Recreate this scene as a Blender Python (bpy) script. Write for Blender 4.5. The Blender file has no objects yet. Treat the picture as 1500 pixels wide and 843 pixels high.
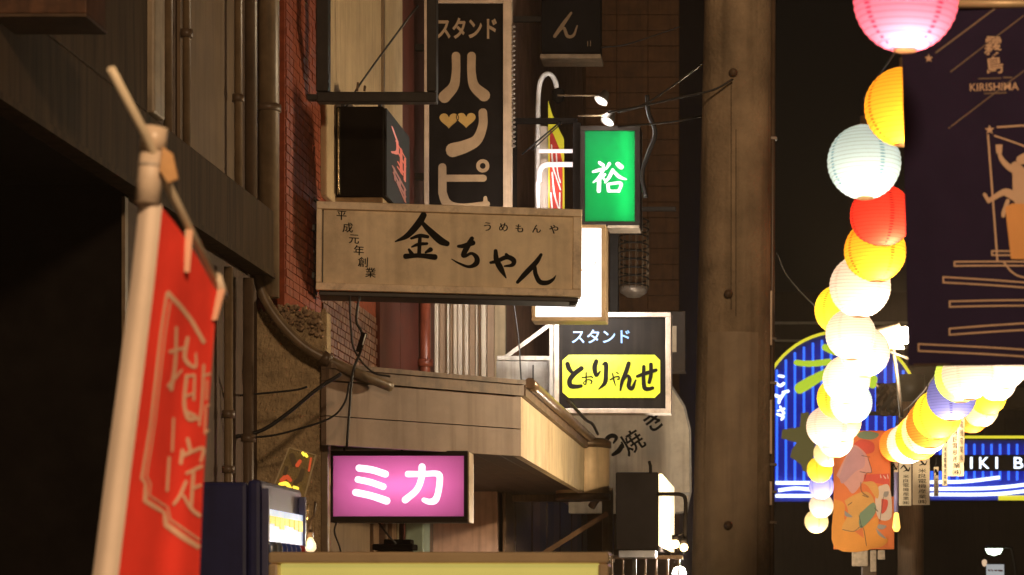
import bpy, bmesh, math, random
from mathutils import Vector, Matrix
random.seed(7)
sc = bpy.context.scene
R = math.radians

# ------------------------------------------------------------------ camera, sky, light, exposure
F, VX, VY, CZ = 3542.0, 1140.0, 890.0, 1.6      # focal length and vanishing point of the street in photo pixels, eye height
cam = bpy.data.cameras.new('camera')
cam.sensor_width = 36; cam.lens = F / 1500 * 36
cam.shift_x = (750 - VX) / 1500; cam.shift_y = (VY - 421.5) / 1500
cam.clip_end = 800; cam.clip_start = 0.1
cam.dof.use_dof = True; cam.dof.focus_distance = 15.5; cam.dof.aperture_fstop = 5.6
camo = bpy.data.objects.new('camera', cam); sc.collection.objects.link(camo)
camo.location = (0, 0, CZ); camo.rotation_euler = (R(90), 0, 0)
sc.camera = camo

w = bpy.data.worlds.new('World'); sc.world = w; w.use_nodes = True
nt = w.node_tree
sky = nt.nodes.new('ShaderNodeTexSky'); sky.sky_type = 'NISHITA'; sky.sun_disc = False
sky.sun_elevation = R(4); sky.sun_rotation = R(150)
nt.links.new(sky.outputs[0], nt.nodes['Background'].inputs[0])
nt.nodes['Background'].inputs[1].default_value = 0.0006
sun = bpy.data.lights.new('moon', 'SUN'); sun.energy = 0.012; sun.angle = R(0.5); sun.color = (1, .93, .82)
suno = bpy.data.objects.new('moon', sun); sc.collection.objects.link(suno)
suno.rotation_euler = (R(86), 0, R(180 - 150))
sc.view_settings.view_transform = 'Standard'; sc.view_settings.look = 'None'
sc.view_settings.exposure = 0; sc.view_settings.gamma = 1
sc.render.engine = 'CYCLES'
sc.cycles.use_denoising = True
sc.cycles.max_bounces = 6; sc.cycles.transparent_max_bounces = 10
sc.cycles.sample_clamp_indirect = 3.0; sc.cycles.sample_clamp_direct = 0
sc.cycles.caustics_reflective = False; sc.cycles.caustics_refractive = False

# ------------------------------------------------------------------ helpers
def P(px, py, D): return Vector(((px - VX) * D / F, D, CZ + (VY - py) * D / F))

def tag(o, label=None, cat=None, group=None, kind=None):
    if label: o['label'] = label
    if cat: o['category'] = cat
    if group: o['group'] = group
    if kind: o['kind'] = kind
    return o

def link(o, parent=None):
    sc.collection.objects.link(o)
    if parent: o.parent = parent
    return o

class Thing:
    """An Empty standing at a photo pixel and a distance; px() gives points in its own space."""
    def __init__(s, name, label, cat, px=VX, py=VY, D=0.0, rot=0, group=None, loc=None, roll=0):
        s.D, s.cx, s.cy = D, px, py
        s.k = D / F
        s.o = bpy.data.objects.new(name, None); s.o.empty_display_size = .1
        sc.collection.objects.link(s.o)
        s.o.location = loc if loc is not None else P(px, py, D)
        s.o.rotation_euler = (0, R(roll), R(rot))
        tag(s.o, label, cat, group)
    def px(s, x, y, d=0.0): return Vector(((x - s.cx) * s.k, d, (s.cy - y) * s.k))
    def rect(s, mb, x0, y0, x1, y1, d0, d1, bev=0, mi=0):
        a, b = s.px(x0, y1), s.px(x1, y0)
        mb.box(a.x, b.x, d0, d1, a.z, b.z, bev, mi)

class MB:
    def __init__(s): s.bm = bmesh.new()
    def box(s, x0, x1, y0, y1, z0, z1, bev=0, mi=0, mat=None):
        bm = s.bm
        v = [bm.verts.new((x, y, z)) for x in (x0, x1) for y in (y0, y1) for z in (z0, z1)]
        fs = [bm.faces.new([v[i] for i in q]) for q in ((0,1,3,2),(4,6,7,5),(0,4,5,1),(2,3,7,6),(0,2,6,4),(1,5,7,3))]
        for f in fs: f.material_index = mi
        if bev:
            es = list({e for f in fs for e in f.edges})
            bmesh.ops.bevel(bm, geom=es, offset=bev, segments=2, profile=.5, affect='EDGES')
        return s
    def prism(s, pts, off, mi=0):
        bm = s.bm; off = Vector(off)
        a = [bm.verts.new(p) for p in pts]; b = [bm.verts.new(Vector(p) + off) for p in pts]
        n = len(pts)
        bm.faces.new(a).material_index = mi; bm.faces.new(b[::-1]).material_index = mi
        for i in range(n):
            bm.faces.new((a[i], b[i], b[(i+1) % n], a[(i+1) % n])).material_index = mi
        return s
    def face(s, pts, mi=0):
        f = s.bm.faces.new([s.bm.verts.new(p) for p in pts]); f.material_index = mi; return s
    def tube(s, pts, r, n=8, mi=0, smooth=True):
        bm = s.bm; pts = [Vector(p) for p in pts]; m = len(pts)
        rs = r if isinstance(r, (list, tuple)) else [r] * m
        rings = []; up = None
        for i, p in enumerate(pts):
            t = (pts[min(i+1, m-1)] - pts[max(i-1, 0)]).normalized()
            if up is None:
                up = t.orthogonal().normalized()
            up = (up - t * up.dot(t)).normalized(); sd = t.cross(up)
            rings.append([bm.verts.new(p + rs[i] * (math.cos(a) * up + math.sin(a) * sd)) for a in [2*math.pi*k/n for k in range(n)]])
        for a, b in zip(rings, rings[1:]):
            for k in range(n):
                f = bm.faces.new((a[k], a[(k+1) % n], b[(k+1) % n], b[k])); f.smooth = smooth; f.material_index = mi
        bm.faces.new(rings[0][::-1]).material_index = mi; bm.faces.new(rings[-1]).material_index = mi
        return s
    def lathe(s, prof, n=24, c=(0, 0, 0), mi=0, axis='z', M=None):
        bm = s.bm; c = Vector(c); rings = []
        for r, z in prof:
            ring = []
            for k in range(n):
                a = 2*math.pi*k/n; v = Vector((r*math.cos(a), r*math.sin(a), z))
                if M is not None: v = M @ v
                ring.append(bm.verts.new(c + v))
            rings.append(ring)
        for a, b in zip(rings, rings[1:]):
            for k in range(n):
                f = bm.faces.new((a[k], a[(k+1) % n], b[(k+1) % n], b[k])); f.smooth = True; f.material_index = mi
        if prof[0][0] > 1e-4: bm.faces.new(rings[0][::-1]).material_index = mi
        if prof[-1][0] > 1e-4: bm.faces.new(rings[-1]).material_index = mi
        return s
    def mesh(s, name, mats):
        me = bpy.data.meshes.new(name)
        bmesh.ops.recalc_face_normals(s.bm, faces=s.bm.faces[:]) if len(s.bm.faces) < 60000 else None
        s.bm.to_mesh(me); s.bm.free()
        for m in (mats if isinstance(mats, (list, tuple)) else [mats]): me.materials.append(m)
        return me
    def build(s, name, mats, parent=None):
        if isinstance(parent, Thing): parent = parent.o
        o = bpy.data.objects.new(name, s.mesh(name, mats))
        return link(o, parent)

def spline(pts, n=6):
    """Catmull-Rom through tuples of any length"""
    if len(pts) < 3: 
        a, b = pts
        return [tuple(a[k] + (b[k]-a[k]) * i / n for k in range(len(a))) for i in range(n+1)]
    out = []
    q = [tuple(2*pts[0][k]-pts[1][k] for k in range(len(pts[0])))] + list(pts) + [tuple(2*pts[-1][k]-pts[-2][k] for k in range(len(pts[0])))]
    for i in range(1, len(q) - 2):
        for j in range(n):
            t = j / n
            out.append(tuple(.5*((2*q[i][k]) + (-q[i-1][k]+q[i+1][k])*t + (2*q[i-1][k]-5*q[i][k]+4*q[i+1][k]-q[i+2][k])*t*t
                       + (-q[i-1][k]+3*q[i][k]-3*q[i+1][k]+q[i+2][k])*t**3) for k in range(len(q[0]))))
    out.append(tuple(pts[-1]))
    return out

def brush(mb, strokes, fm, d0=0.0, step=.0006, mi=0, tf=(1, 0, 0), straight=False, ws=1.0):
    """strokes: lists of (x, y, width); fm maps pixel and offset to a point. Each stroke is one ribbon with rounded ends."""
    s, ox, oy = tf
    for si, st in enumerate(strokes):
        st = [(ox + x / s, oy + y / s, wd * ws / s) for x, y, wd in st]
        if straight:
            pts = []
            for a, b in zip(st, st[1:]):
                m = max(2, int(math.hypot(b[0]-a[0], b[1]-a[1]) / 9))
                pts += [tuple(a[q] + (b[q]-a[q])*j/m for q in range(3)) for j in range(m)]
            pts.append(st[-1])
        else: pts = spline(st, 6)
        ext = []
        def unit(a, b):
            dx, dy = b[0]-a[0], b[1]-a[1]; l = math.hypot(dx, dy) or 1; return dx/l, dy/l
        if not straight:
            ux, uy = unit(pts[0], pts[1]); w0 = pts[0][2] / 2
            pre = [(pts[0][0] - ux*w0*c, pts[0][1] - uy*w0*c, 2*w0*math.sqrt(max(1-c*c, .01))) for c in (.95, .7, .35)]
            ux, uy = unit(pts[-2], pts[-1]); w1 = pts[-1][2] / 2
            post = [(pts[-1][0] + ux*w1*c, pts[-1][1] + uy*w1*c, 2*w1*math.sqrt(max(1-c*c, .01))) for c in (.35, .7, .95)]
            pts = pre + pts + post
        L, Rr = [], []
        for i, p in enumerate(pts):
            ux, uy = unit(pts[max(i-1, 0)], pts[min(i+1, len(pts)-1)])
            h = max(p[2], .05) / 2; dd = d0 - si*step - i*step*.02
            L.append(mb.bm.verts.new(fm(p[0] + uy*h, p[1] - ux*h, dd)))
            Rr.append(mb.bm.verts.new(fm(p[0] - uy*h, p[1] + ux*h, dd)))
        for i in range(len(pts)-1):
            mb.bm.faces.new((L[i], Rr[i], Rr[i+1], L[i+1])).material_index = mi

_glyph = {}
def glyph(s, bold):
    key = (s, bold)
    if key not in _glyph:
        cu = bpy.data.curves.new('lettering', 'FONT'); cu.body = s; cu.size = 1; cu.offset = bold
        cu.resolution_u = 3; cu.fill_mode = 'BOTH'
        o = bpy.data.objects.new('lettering', cu); sc.collection.objects.link(o)
        dg = bpy.context.evaluated_depsgraph_get(); ev = o.evaluated_get(dg); me = ev.to_mesh()
        vs = [(v.co.x, v.co.y) for v in me.vertices]; fs = [tuple(p.vertices) for p in me.polygons]
        ev.to_mesh_clear(); bpy.data.objects.remove(o); bpy.data.curves.remove(cu)
        if not vs: vs, fs = [(0, 0), (1, 0), (1, 1)], [(0, 1, 2)]
        xs = [v[0] for v in vs]; ys = [v[1] for v in vs]
        cx, cy = (min(xs)+max(xs))/2, (min(ys)+max(ys))/2
        _glyph[key] = ([(x-cx, y-cy) for x, y in vs], fs, max(xs)-min(xs), max(ys)-min(ys))
    return _glyph[key]

def text(mb, s, cx, cy, fm, d, size=None, wh=None, rot=0, bold=.01, mi=0):
    """size: em size in pixels; or wh: width and height of the lettering in pixels"""
    vs, fs, gw, gh = glyph(s, bold)
    sx = sy = size or 1
    if wh: sx, sy = wh[0]/gw, wh[1]/gh
    c, n = math.cos(R(rot)), math.sin(R(rot))
    nv = []
    for x, y in vs:
        x, y = x*sx, y*sy
        nv.append(mb.bm.verts.new(fm(cx + x*c - y*n, cy - (x*n + y*c), d)))
    for f in fs:
        try: mb.bm.faces.new([nv[i] for i in f]).material_index = mi
        except ValueError: pass

# ------------------------------------------------------------------ materials
MATS = {}
def mat(name, col, rough=.6, metal=0, var=.25, scale=6.0, bump=0.0, bscale=40.0, streak=0.0, dirt=None, dirt_amt=.5, spec=.4, stretch=(1, 1, 1), sfreq=14, blotch=False):
    if name in MATS: return MATS[name]
    m = bpy.data.materials.new(name); m.use_nodes = True; MATS[name] = m
    t = m.node_tree; N = t.nodes.new; Lk = t.links.new; b = t.nodes['Principled BSDF']
    b.inputs['Roughness'].default_value = rough; b.inputs['Metallic'].default_value = metal
    b.inputs['Specular IOR Level'].default_value = spec
    tc = N('ShaderNodeTexCoord'); mp = N('ShaderNodeMapping'); mp.inputs['Scale'].default_value = stretch
    geo = N('ShaderNodeNewGeometry')
    Lk(geo.outputs['Position'] if stretch == (1, 1, 1) else geo.outputs['Position'], mp.inputs['Vector'])
    nz = N('ShaderNodeTexNoise'); nz.inputs['Scale'].default_value = scale; nz.inputs['Detail'].default_value = 6; nz.inputs['Roughness'].default_value = .6
    Lk(mp.outputs[0], nz.inputs['Vector'])
    rp = N('ShaderNodeValToRGB'); c = Vector(col)
    rp.color_ramp.elements[0].position = .3; rp.color_ramp.elements[1].position = .7
    rp.color_ramp.elements[0].color = (*(c * (1 - var)), 1); rp.color_ramp.elements[1].color = (*[min(x, 1) for x in c * (1 + var)], 1)
    Lk(nz.outputs['Fac'], rp.inputs[0]); out = rp.outputs[0]
    if streak:
        mp2 = N('ShaderNodeMapping'); mp2.inputs['Scale'].default_value = (sfreq, sfreq, sfreq*.06); Lk(geo.outputs['Position'], mp2.inputs['Vector'])
        n2 = N('ShaderNodeTexNoise'); n2.inputs['Scale'].default_value = 1.6; n2.inputs['Detail'].default_value = 5; Lk(mp2.outputs[0], n2.inputs['Vector'])
        r2 = N('ShaderNodeMapRange'); r2.inputs['From Min'].default_value = .48; r2.inputs['From Max'].default_value = .72; r2.inputs['To Max'].default_value = streak; Lk(n2.outputs['Fac'], r2.inputs['Value'])
        mx = N('ShaderNodeMix'); mx.data_type = 'RGBA'; Lk(r2.outputs[0], mx.inputs['Factor']); Lk(out, mx.inputs['A'])
        dc = dirt or tuple(c * .25); mx.inputs['B'].default_value = (*dc, 1); out = mx.outputs['Result']
    if dirt and (blotch or not streak):
        n2 = N('ShaderNodeTexNoise'); n2.inputs['Scale'].default_value = scale * .6; n2.inputs['Detail'].default_value = 8; n2.inputs['Roughness'].default_value = .7; Lk(geo.outputs['Position'], n2.inputs['Vector'])
        r2 = N('ShaderNodeMapRange'); r2.inputs['From Min'].default_value = .5; r2.inputs['From Max'].default_value = .75; r2.inputs['To Max'].default_value = dirt_amt if not streak else .55; Lk(n2.outputs['Fac'], r2.inputs['Value'])
        mx = N('ShaderNodeMix'); mx.data_type = 'RGBA'; Lk(r2.outputs[0], mx.inputs['Factor']); Lk(out, mx.inputs['A'])
        mx.inputs['B'].default_value = (*dirt, 1); out = mx.outputs['Result']
    Lk(out, b.inputs['Base Color'])
    if bump:
        n3 = N('ShaderNodeTexNoise'); n3.inputs['Scale'].default_value = bscale; n3.inputs['Detail'].default_value = 4; Lk(mp.outputs[0], n3.inputs['Vector'])
        bp = N('ShaderNodeBump'); bp.inputs['Strength'].default_value = bump; bp.inputs['Distance'].default_value = .02
        Lk(n3.outputs['Fac'], bp.inputs['Height']); Lk(bp.outputs[0], b.inputs['Normal'])
    return m

def lit(name, col, strength=1.0, var=0.0, scale=5, stretch=(1, 1, 1)):
    if name in MATS: return MATS[name]
    m = bpy.data.materials.new(name); m.use_nodes = True; MATS[name] = m
    t = m.node_tree; b = t.nodes['Principled BSDF']
    b.inputs['Base Color'].default_value = (*[min(1, c*.5) for c in col], 1); b.inputs['Roughness'].default_value = .35
    b.inputs['Emission Strength'].default_value = strength
    b.inputs['Emission Color'].default_value = (*col, 1)
    if var:
        geo = t.nodes.new('ShaderNodeNewGeometry'); mp = t.nodes.new('ShaderNodeMapping'); mp.inputs['Scale'].default_value = stretch
        nz = t.nodes.new('ShaderNodeTexNoise'); nz.inputs['Scale'].default_value = scale; nz.inputs['Detail'].default_value = 6
        rp = t.nodes.new('ShaderNodeValToRGB'); c = Vector(col)
        rp.color_ramp.elements[0].position = .35; rp.color_ramp.elements[1].position = .6
        rp.color_ramp.elements[0].color = (*(c*(1-var)), 1); rp.color_ramp.elements[1].color = (*c, 1)
        t.links.new(geo.outputs['Position'], mp.inputs[0]); t.links.new(mp.outputs[0], nz.inputs['Vector']); t.links.new(nz.outputs['Fac'], rp.inputs[0])
        t.links.new(rp.outputs[0], b.inputs['Emission Color'])
    return m

def translucent(name, col, clear=.0, diff=.25, lantern=None):
    """paper or acrylic lit through from behind"""
    if name in MATS: return MATS[name]
    m = bpy.data.materials.new(name); m.use_nodes = True; MATS[name] = m
    t = m.node_tree; t.nodes.remove(t.nodes['Principled BSDF']); N = t.nodes.new; Lk = t.links.new
    out = t.nodes['Material Output']
    tr = N('ShaderNodeBsdfTranslucent'); df = N('ShaderNodeBsdfDiffuse'); mx = N('ShaderNodeMixShader'); mx.inputs[0].default_value = diff
    colsock = None
    if lantern:
        tc = N('ShaderNodeTexCoord'); sp = N('ShaderNodeSeparateXYZ'); Lk(tc.outputs['Object'], sp.inputs[0])
        # printed dashes down a few meridians, and the wire rings pressed through the paper
        at = N('ShaderNodeMath'); at.operation = 'ARCTAN2'; Lk(sp.outputs['Y'], at.inputs[0]); Lk(sp.outputs['X'], at.inputs[1])
        ml = N('ShaderNodeMath'); ml.operation = 'MULTIPLY'; ml.inputs[1].default_value = 4.0; Lk(at.outputs[0], ml.inputs[0])
        cs = N('ShaderNodeMath'); cs.operation = 'COSINE'; Lk(ml.outputs[0], cs.inputs[0])
        g1 = N('ShaderNodeMapRange'); g1.inputs['From Min'].default_value = .93; g1.inputs['From Max'].default_value = .99; Lk(cs.outputs[0], g1.inputs['Value'])
        zz = N('ShaderNodeMath'); zz.operation = 'MULTIPLY'; zz.inputs[1].default_value = 2*math.pi*80; Lk(sp.outputs['Z'], zz.inputs[0])
        sn = N('ShaderNodeMath'); sn.operation = 'SINE'; Lk(zz.outputs[0], sn.inputs[0])
        g2 = N('ShaderNodeMapRange'); g2.inputs['From Min'].default_value = -.6; g2.inputs['From Max'].default_value = .4; Lk(sn.outputs[0], g2.inputs['Value'])
        mu = N('ShaderNodeMath'); mu.operation = 'MULTIPLY'; Lk(g1.outputs[0], mu.inputs[0]); Lk(g2.outputs[0], mu.inputs[1])
        mu2 = N('ShaderNodeMath'); mu2.operation = 'MULTIPLY'; mu2.inputs[1].default_value = .95; Lk(mu.outputs[0], mu2.inputs[0])
        mc = N('ShaderNodeMix'); mc.data_type = 'RGBA'; mc.inputs['A'].default_value = (*col, 1); mc.inputs['B'].default_value = (*lantern, 1); Lk(mu2.outputs[0], mc.inputs['Factor'])
        g3 = N('ShaderNodeMapRange'); g3.inputs['From Min'].default_value = .8; g3.inputs['From Max'].default_value = 1.0; g3.inputs['To Min'].default_value = 1; g3.inputs['To Max'].default_value = .6
        zz3 = N('ShaderNodeMath'); zz3.operation = 'MULTIPLY'; zz3.inputs[1].default_value = 2*math.pi*60; Lk(sp.outputs['Z'], zz3.inputs[0])
        sn3 = N('ShaderNodeMath'); sn3.operation = 'SINE'; Lk(zz3.outputs[0], sn3.inputs[0]); Lk(sn3.outputs[0], g3.inputs['Value'])
        m3 = N('ShaderNodeMix'); m3.data_type = 'RGBA'; m3.blend_type = 'MULTIPLY'; m3.inputs['Factor'].default_value = 1; Lk(mc.outputs['Result'], m3.inputs['A']); Lk(g3.outputs[0], m3.inputs['B'])
        colsock = m3.outputs['Result']
    for s in (tr, df):
        if colsock: Lk(colsock, s.inputs['Color'])
        else: s.inputs['Color'].default_value = (*col, 1)
    Lk(tr.outputs[0], mx.inputs[1]); Lk(df.outputs[0], mx.inputs[2]); last = mx
    if clear:
        tp = N('ShaderNodeBsdfTransparent'); tp.inputs[0].default_value = (*[min(1, c*.6+.4*c) for c in col], 1)
        m2 = N('ShaderNodeMixShader'); m2.inputs[0].default_value = clear; Lk(mx.outputs[0], m2.inputs[1]); Lk(tp.outputs[0], m2.inputs[2]); last = m2
    Lk(last.outputs[0], out.inputs['Surface'])
    return m

def lamp(name, loc, power, col, radius=.03, parent=None, kind='POINT', rot=None, spot=None):
    l = bpy.data.lights.new(name, kind); l.energy = power; l.color = col
    if kind != 'AREA': l.shadow_soft_size = radius
    if spot: l.spot_size = R(spot); l.spot_blend = .6
    o = bpy.data.objects.new(name, l); o.location = loc
    if rot: o.rotation_euler = rot
    if isinstance(parent, Thing): parent = parent.o
    return link(o, parent)

WARM = (1, .67, .33)
black = mat('black_paint', (.011, .009, .008), .7, var=.3, spec=.0)
darksteel = mat('dark_steel', (.022, .018, .015), .5, .3, var=.4, scale=9)
bronze = mat('dark_bronze_fascia', (.058, .036, .019), .75, 0, var=.35, scale=3, streak=.65, stretch=(1, 6, .5), spec=.08)
cream = mat('aged_cream_panel', (.84, .68, .45), .55, var=.2, scale=2.2, streak=.3, dirt=(.22, .135, .055), sfreq=7, blotch=True)
creamframe = mat('aged_cream_frame', (.86, .68, .47), .5, var=.2, scale=8, dirt=(.2, .12, .06), dirt_amt=.8)
ink = mat('black_ink', (.009, .008, .007), .7, var=.2, spec=.08)
redtile = mat('red_tile', (.22, .043, .014), .6, var=.35, scale=18, dirt=(.06, .02, .012), dirt_amt=.6)
redwall = mat('dark_red_wall', (.075, .014, .007), .6, var=.3, scale=4, streak=.5)
mortar = mat('mortar', (.21, .041, .0135), .9, var=.3, scale=20)
beigewall = mat('beige_wall', (.45, .32, .18), .75, var=.15, scale=4, streak=.3, bump=.15, bscale=60)
brownwall = mat('brown_wall', (.09, .05, .028), .8, var=.25, scale=5, streak=.45, bump=.2, bscale=50)
stucco = mat('rough_stucco', (.40, .29, .165), .95, var=.25, scale=14, bump=1.0, bscale=46, dirt=(.12, .08, .04), dirt_amt=.6)
rawstone = mat('broken_render', (.30, .20, .12), .95, var=.6, scale=26, bump=1.0, bscale=24)
pipem = mat('old_pipe_paint', (.17, .115, .065), .4, var=.25, scale=10, streak=.4)
pipedark = mat('dark_pipe', (.10, .065, .04), .4, var=.3, scale=8)
cablem = mat('black_cable', (.012, .01, .009), .5, var=.2)
awn = mat('awning_panel', (.31, .22, .16), .55, var=.25, scale=2.5, streak=.6, dirt=(.16, .1, .06), sfreq=9, blotch=True)
awntop = mat('awning_trim', (.22, .15, .10), .45, var=.35, scale=10, streak=.5)
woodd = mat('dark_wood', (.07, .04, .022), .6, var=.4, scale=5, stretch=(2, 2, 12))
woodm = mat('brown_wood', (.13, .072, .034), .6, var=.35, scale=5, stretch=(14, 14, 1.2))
greym = mat('grey_metal', (.42, .38, .33), .45, .2, var=.25, scale=8, streak=.55, dirt=(.1, .08, .06))
steel = mat('polished_brass_steel', (.8, .6, .36), .2, .5, var=.12, scale=3, dirt=(.25, .16, .1), dirt_amt=.4)
concrete = mat('pole_concrete', (.29, .21, .13), .85, var=.45, scale=3, streak=.7, dirt=(.085, .06, .035), bump=.4, bscale=60, sfreq=9, blotch=True)
asphalt = mat('asphalt', (.05, .048, .045), .9, var=.3, scale=30, bump=.4, bscale=200)
paving = mat('pavement_concrete', (.22, .2, .18), .85, var=.2, scale=12, bump=.2, bscale=120)
white = mat('white_paint', (.8, .78, .74), .5, var=.06)
bulbm = lit('lit_bulb', (1, .74, .4), 3.0)
bulbw = lit('lit_white_bulb', (1, .95, .85), 22)
pinkpaint = mat('sign_edge', (.5, .38, .26), .5, var=.25, scale=12)

# ------------------------------------------------------------------ setting: ground
MB().box(-300, 300, -60, 600, -.5, 0).build('ground', asphalt)['kind'] = 'structure'
MB().box(-.02, 6.2, -30, 300, .004, .008).build('road', mat('road_asphalt', (.06, .057, .052), .85, var=.25, scale=25, bump=.4, bscale=180))['kind'] = 'structure'
mb = MB(); mb.box(-8, -.2, -30, 300, .004, .12); mb.build('pavement', paving)['kind'] = 'structure'
kerb = bpy.data.objects.new('kerb', None); link(kerb); kerb['kind'] = 'structure'
ks = MB().box(-.2, -.03, 0, .59, .004, .135, .012).mesh('kerb_stone', mat('kerb_concrete', (.3, .28, .25), .8, var=.2, scale=10))
for i in range(60):
    o = bpy.data.objects.new('kerb_stone', ks); o.location = (0, -2 + .6*i, 0); link(o, kerb)
MB().box(.35, .47, -20, 200, .009, .0125).build('road_marking', white)['kind'] = 'structure'

# ------------------------------------------------------------------ left side: dark shop with the bronze canopy
t = Thing('canopy_shop', 'dim brown shop building with a dark bronze canopy over a black shopfront', 'building', loc=(0, 0, 0))
MB().box(-8, -3.05, 2, 11.24, 3.62, 9.5).box(-8, -3.05, 11.3, 14.15, 0.12, 9.5).build('wall', brownwall, t)
MB().box(-8, -3.95, 2, 11.23, .12, 3.6).build('recess_wall', black, t)  # coloured black for the shade under the canopy
MB().box(-3.949, -3.037, 11.235, 11.297, .12, 3.6).build('recess_shade_sheet', black, t)  # black sheet standing in for shade at the recess end
MB().box(-3.04, -2.93, 4.5, 11.24, 3.9, 9.3, .01).build('upper_panel', bronze, t)
fm_ = MB(); fm_.box(-3.045, -2.92, 4.5, 14.0, 3.52, 3.895, .012); fm_.build('fascia', bronze, t)
MB().box(-2.925, -2.905, 4.5, 13.98, 3.50, 3.53).build('drip_edge', bronze, t)
MB().box(-3.93, -3.06, 4.5, 11.2, 3.56, 3.6).build('soffit', darksteel, t)
for y in (5.2, 6.7, 8.2, 9.7):
    MB().box(-3.948, -3.93, y, y+1.42, .13, 3.3, .004).build('shutter_panel', mat('dark_glossy_shutter', (.012, .011, .01), .38, spec=.5, var=.3), t)
MB().box(-3.036, -3.02, 11.18, 11.233, .12, 3.5).build('corner_post', pipem, t)
MB().box(-3.03, -2.90, 11.245, 11.44, 3.90, 9.3, .012).build('pale_strip', mat('pale_strip_paint', (.34, .26, .17), .5, var=.25, scale=6, streak=.6), t)
MB().box(-3.046, -3.03, 12.25, 13.5, 3.92, 9.3).build('wall_panel', mat('dull_beige_panel', (.16, .105, .06), .8, var=.15, scale=4, streak=.35), t)
def pipe(name, label, D, r, z0, z1, X, m, clamps=()):
    q = Thing(name, label, 'pipe', loc=(X, D, z0), group='pipes down the brown wall')
    MB().tube([(0, 0, 0), (0, 0, z1-z0)], r, 12).build('tube', m, q)
    for c in clamps:
        MB().lathe([(r, c-.02), (r+.012, c-.02), (r+.012, c+.02), (r, c+.02)], 12).build('clamp', pipedark, q)
    return q
pipe('drain_pipe', 'thin dark pipe nearest the pale strip above the bronze canopy', 11.85, .022, 3.9, 9, -2.99, pipem, (1.0, 2.4))
pipe('drain_pipe', 'slim pipe at the left edge of the plain wall panel above the canopy', 12.22, .02, 3.9, 9, -2.99, pipem, (.6,))
pipe('drain_pipe', 'shiny narrow pipe on the right edge of the wall panel above the canopy', 13.3, .022, 3.9, 9, -2.97, pipem, (.5, 1.3))
pipe('drain_pipe', 'round conduit between the narrow pipe and the widest pale pipe', 13.62, .035, 3.9, 9, -2.97, pipedark, (1.5,))
pipe('drain_pipe', 'widest pale drainpipe, just left of the red tiled wall', 14.05, .06, 3.4, 9, -2.96, pipem, (1.1,))
pipe('drain_pipe', 'slim vertical pipe beside the free edge of the red flag', 13.15, .024, .15, 3.45, -2.99, pipem, (1.1, 2.2, 2.5))
pipe('drain_pipe', 'vertical pipe left of the rough stucco pier, under the canopy', 13.6, .03, .15, 3.45, -2.98, pipedark, (2.4,))

t = Thing('overhanging_sign_box', 'reddish wooden box overhanging the top left corner above the bronze panel', 'sign box', 160, 45, 9.0)
mb = MB(); t.rect(mb, -90, -70, 128, 21, -.01, .25, .006); mb.build('case', mat('reddish_board', (.085, .036, .016), .7, var=.5, scale=10, streak=.5), t)
mb = MB(); t.rect(mb, -90, 21.5, 129, 27, -.02, .26, .004); mb.build('underside_trim', woodd, t)

# ------------------------------------------------------------------ the red tiled building
t = Thing('red_tiled_building', 'red mosaic tiled building with a pale wall panel behind the long cream sign', 'building', loc=(0, 0, 0))
XW = -2.9
MB().box(-8, XW, 14.2, 20.25, .12, 9.5).build('wall', mortar, t)
# upper tiles of the pilaster (many small ones)
mb = MB()
zz = 3.45
while zz < 8.2:
    yy = 14.22
    while yy < 15.22:
        d = random.uniform(.006, .011)
        mb.box(XW+.001, XW+d, yy, yy+.092, zz, zz+.042); yy += .099
    zz += .049
o = mb.build('tile_field', redtile, t); o['kind'] = 'stuff'
MB().box(XW+.001, XW+.05, 15.28, 18.35, 4.2, 9.3, .01).build('pale_wall_panel', beigewall, t)
MB().box(XW+.001, XW+.07, 17.35, 17.42, 4.2, 9.3, .01).build('panel_joint', pipem, t)
MB().box(XW+.001, XW+.03, 18.38, 20.2, 3.3, 9.3).box(XW+.001, XW+.03, 17.42, 18.36, 3.0, 4.19).build('red_panel', redwall, t)
tl = [MB().box(0, .010, 0, .092, 0, .042, .003).mesh('mosaic_tile', m) for m in (mat('mosaic_a', (.16, .07, .036), .3, var=.4, scale=20), mat('mosaic_b', (.11, .042, .022), .3, var=.4, scale=20), mat('mosaic_c', (.21, .105, .058), .3, var=.4, scale=20))]
for r in range(13):
    for c in range(21):
        o = bpy.data.objects.new('mosaic_tile', random.choice(tl)); o.location = (XW+.001+random.uniform(0, .003), 15.30 + c*.099 + (.05 if r % 2 else 0), 3.05 + r*.049); link(o, t.o)
MB().tube([(XW+.08, 19.3, 3.0), (XW+.08, 19.3, 4.2)], .045, 10).lathe([(.05, -.03), (.065, -.03), (.065, .03), (.05, .03)], 12, (XW+.08, 19.3, 3.55)).build('downpipe', mat('red_pipe', (.16, .036, .016), .4, var=.3), t)
# lower storey under the awning
MB().box(XW+.002, XW+.03, 15.4, 17.0, .12, 2.5).build('lower_panel', mat('dull_beige_panel', (.26, .175, .10)), t)
for i, (y, wd, m) in enumerate(((17.05, .22, woodm), (17.5, .1, woodd), (17.75, .18, woodm), (18.1, .08, pipem), (19.1, .3, woodd), (19.55, .3, woodd))):
    MB().box(XW+.002, XW+.05+.01*(i % 3), y, y+wd, .12, 2.52, .006).build('timber_post', m, t)
MB().box(XW+.06, XW+.2, 18.4, 18.75, .12, 2.5, .01).build('green_post', mat('green_grey_paint', (.2, .24, .18), .5, var=.2), t)

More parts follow.
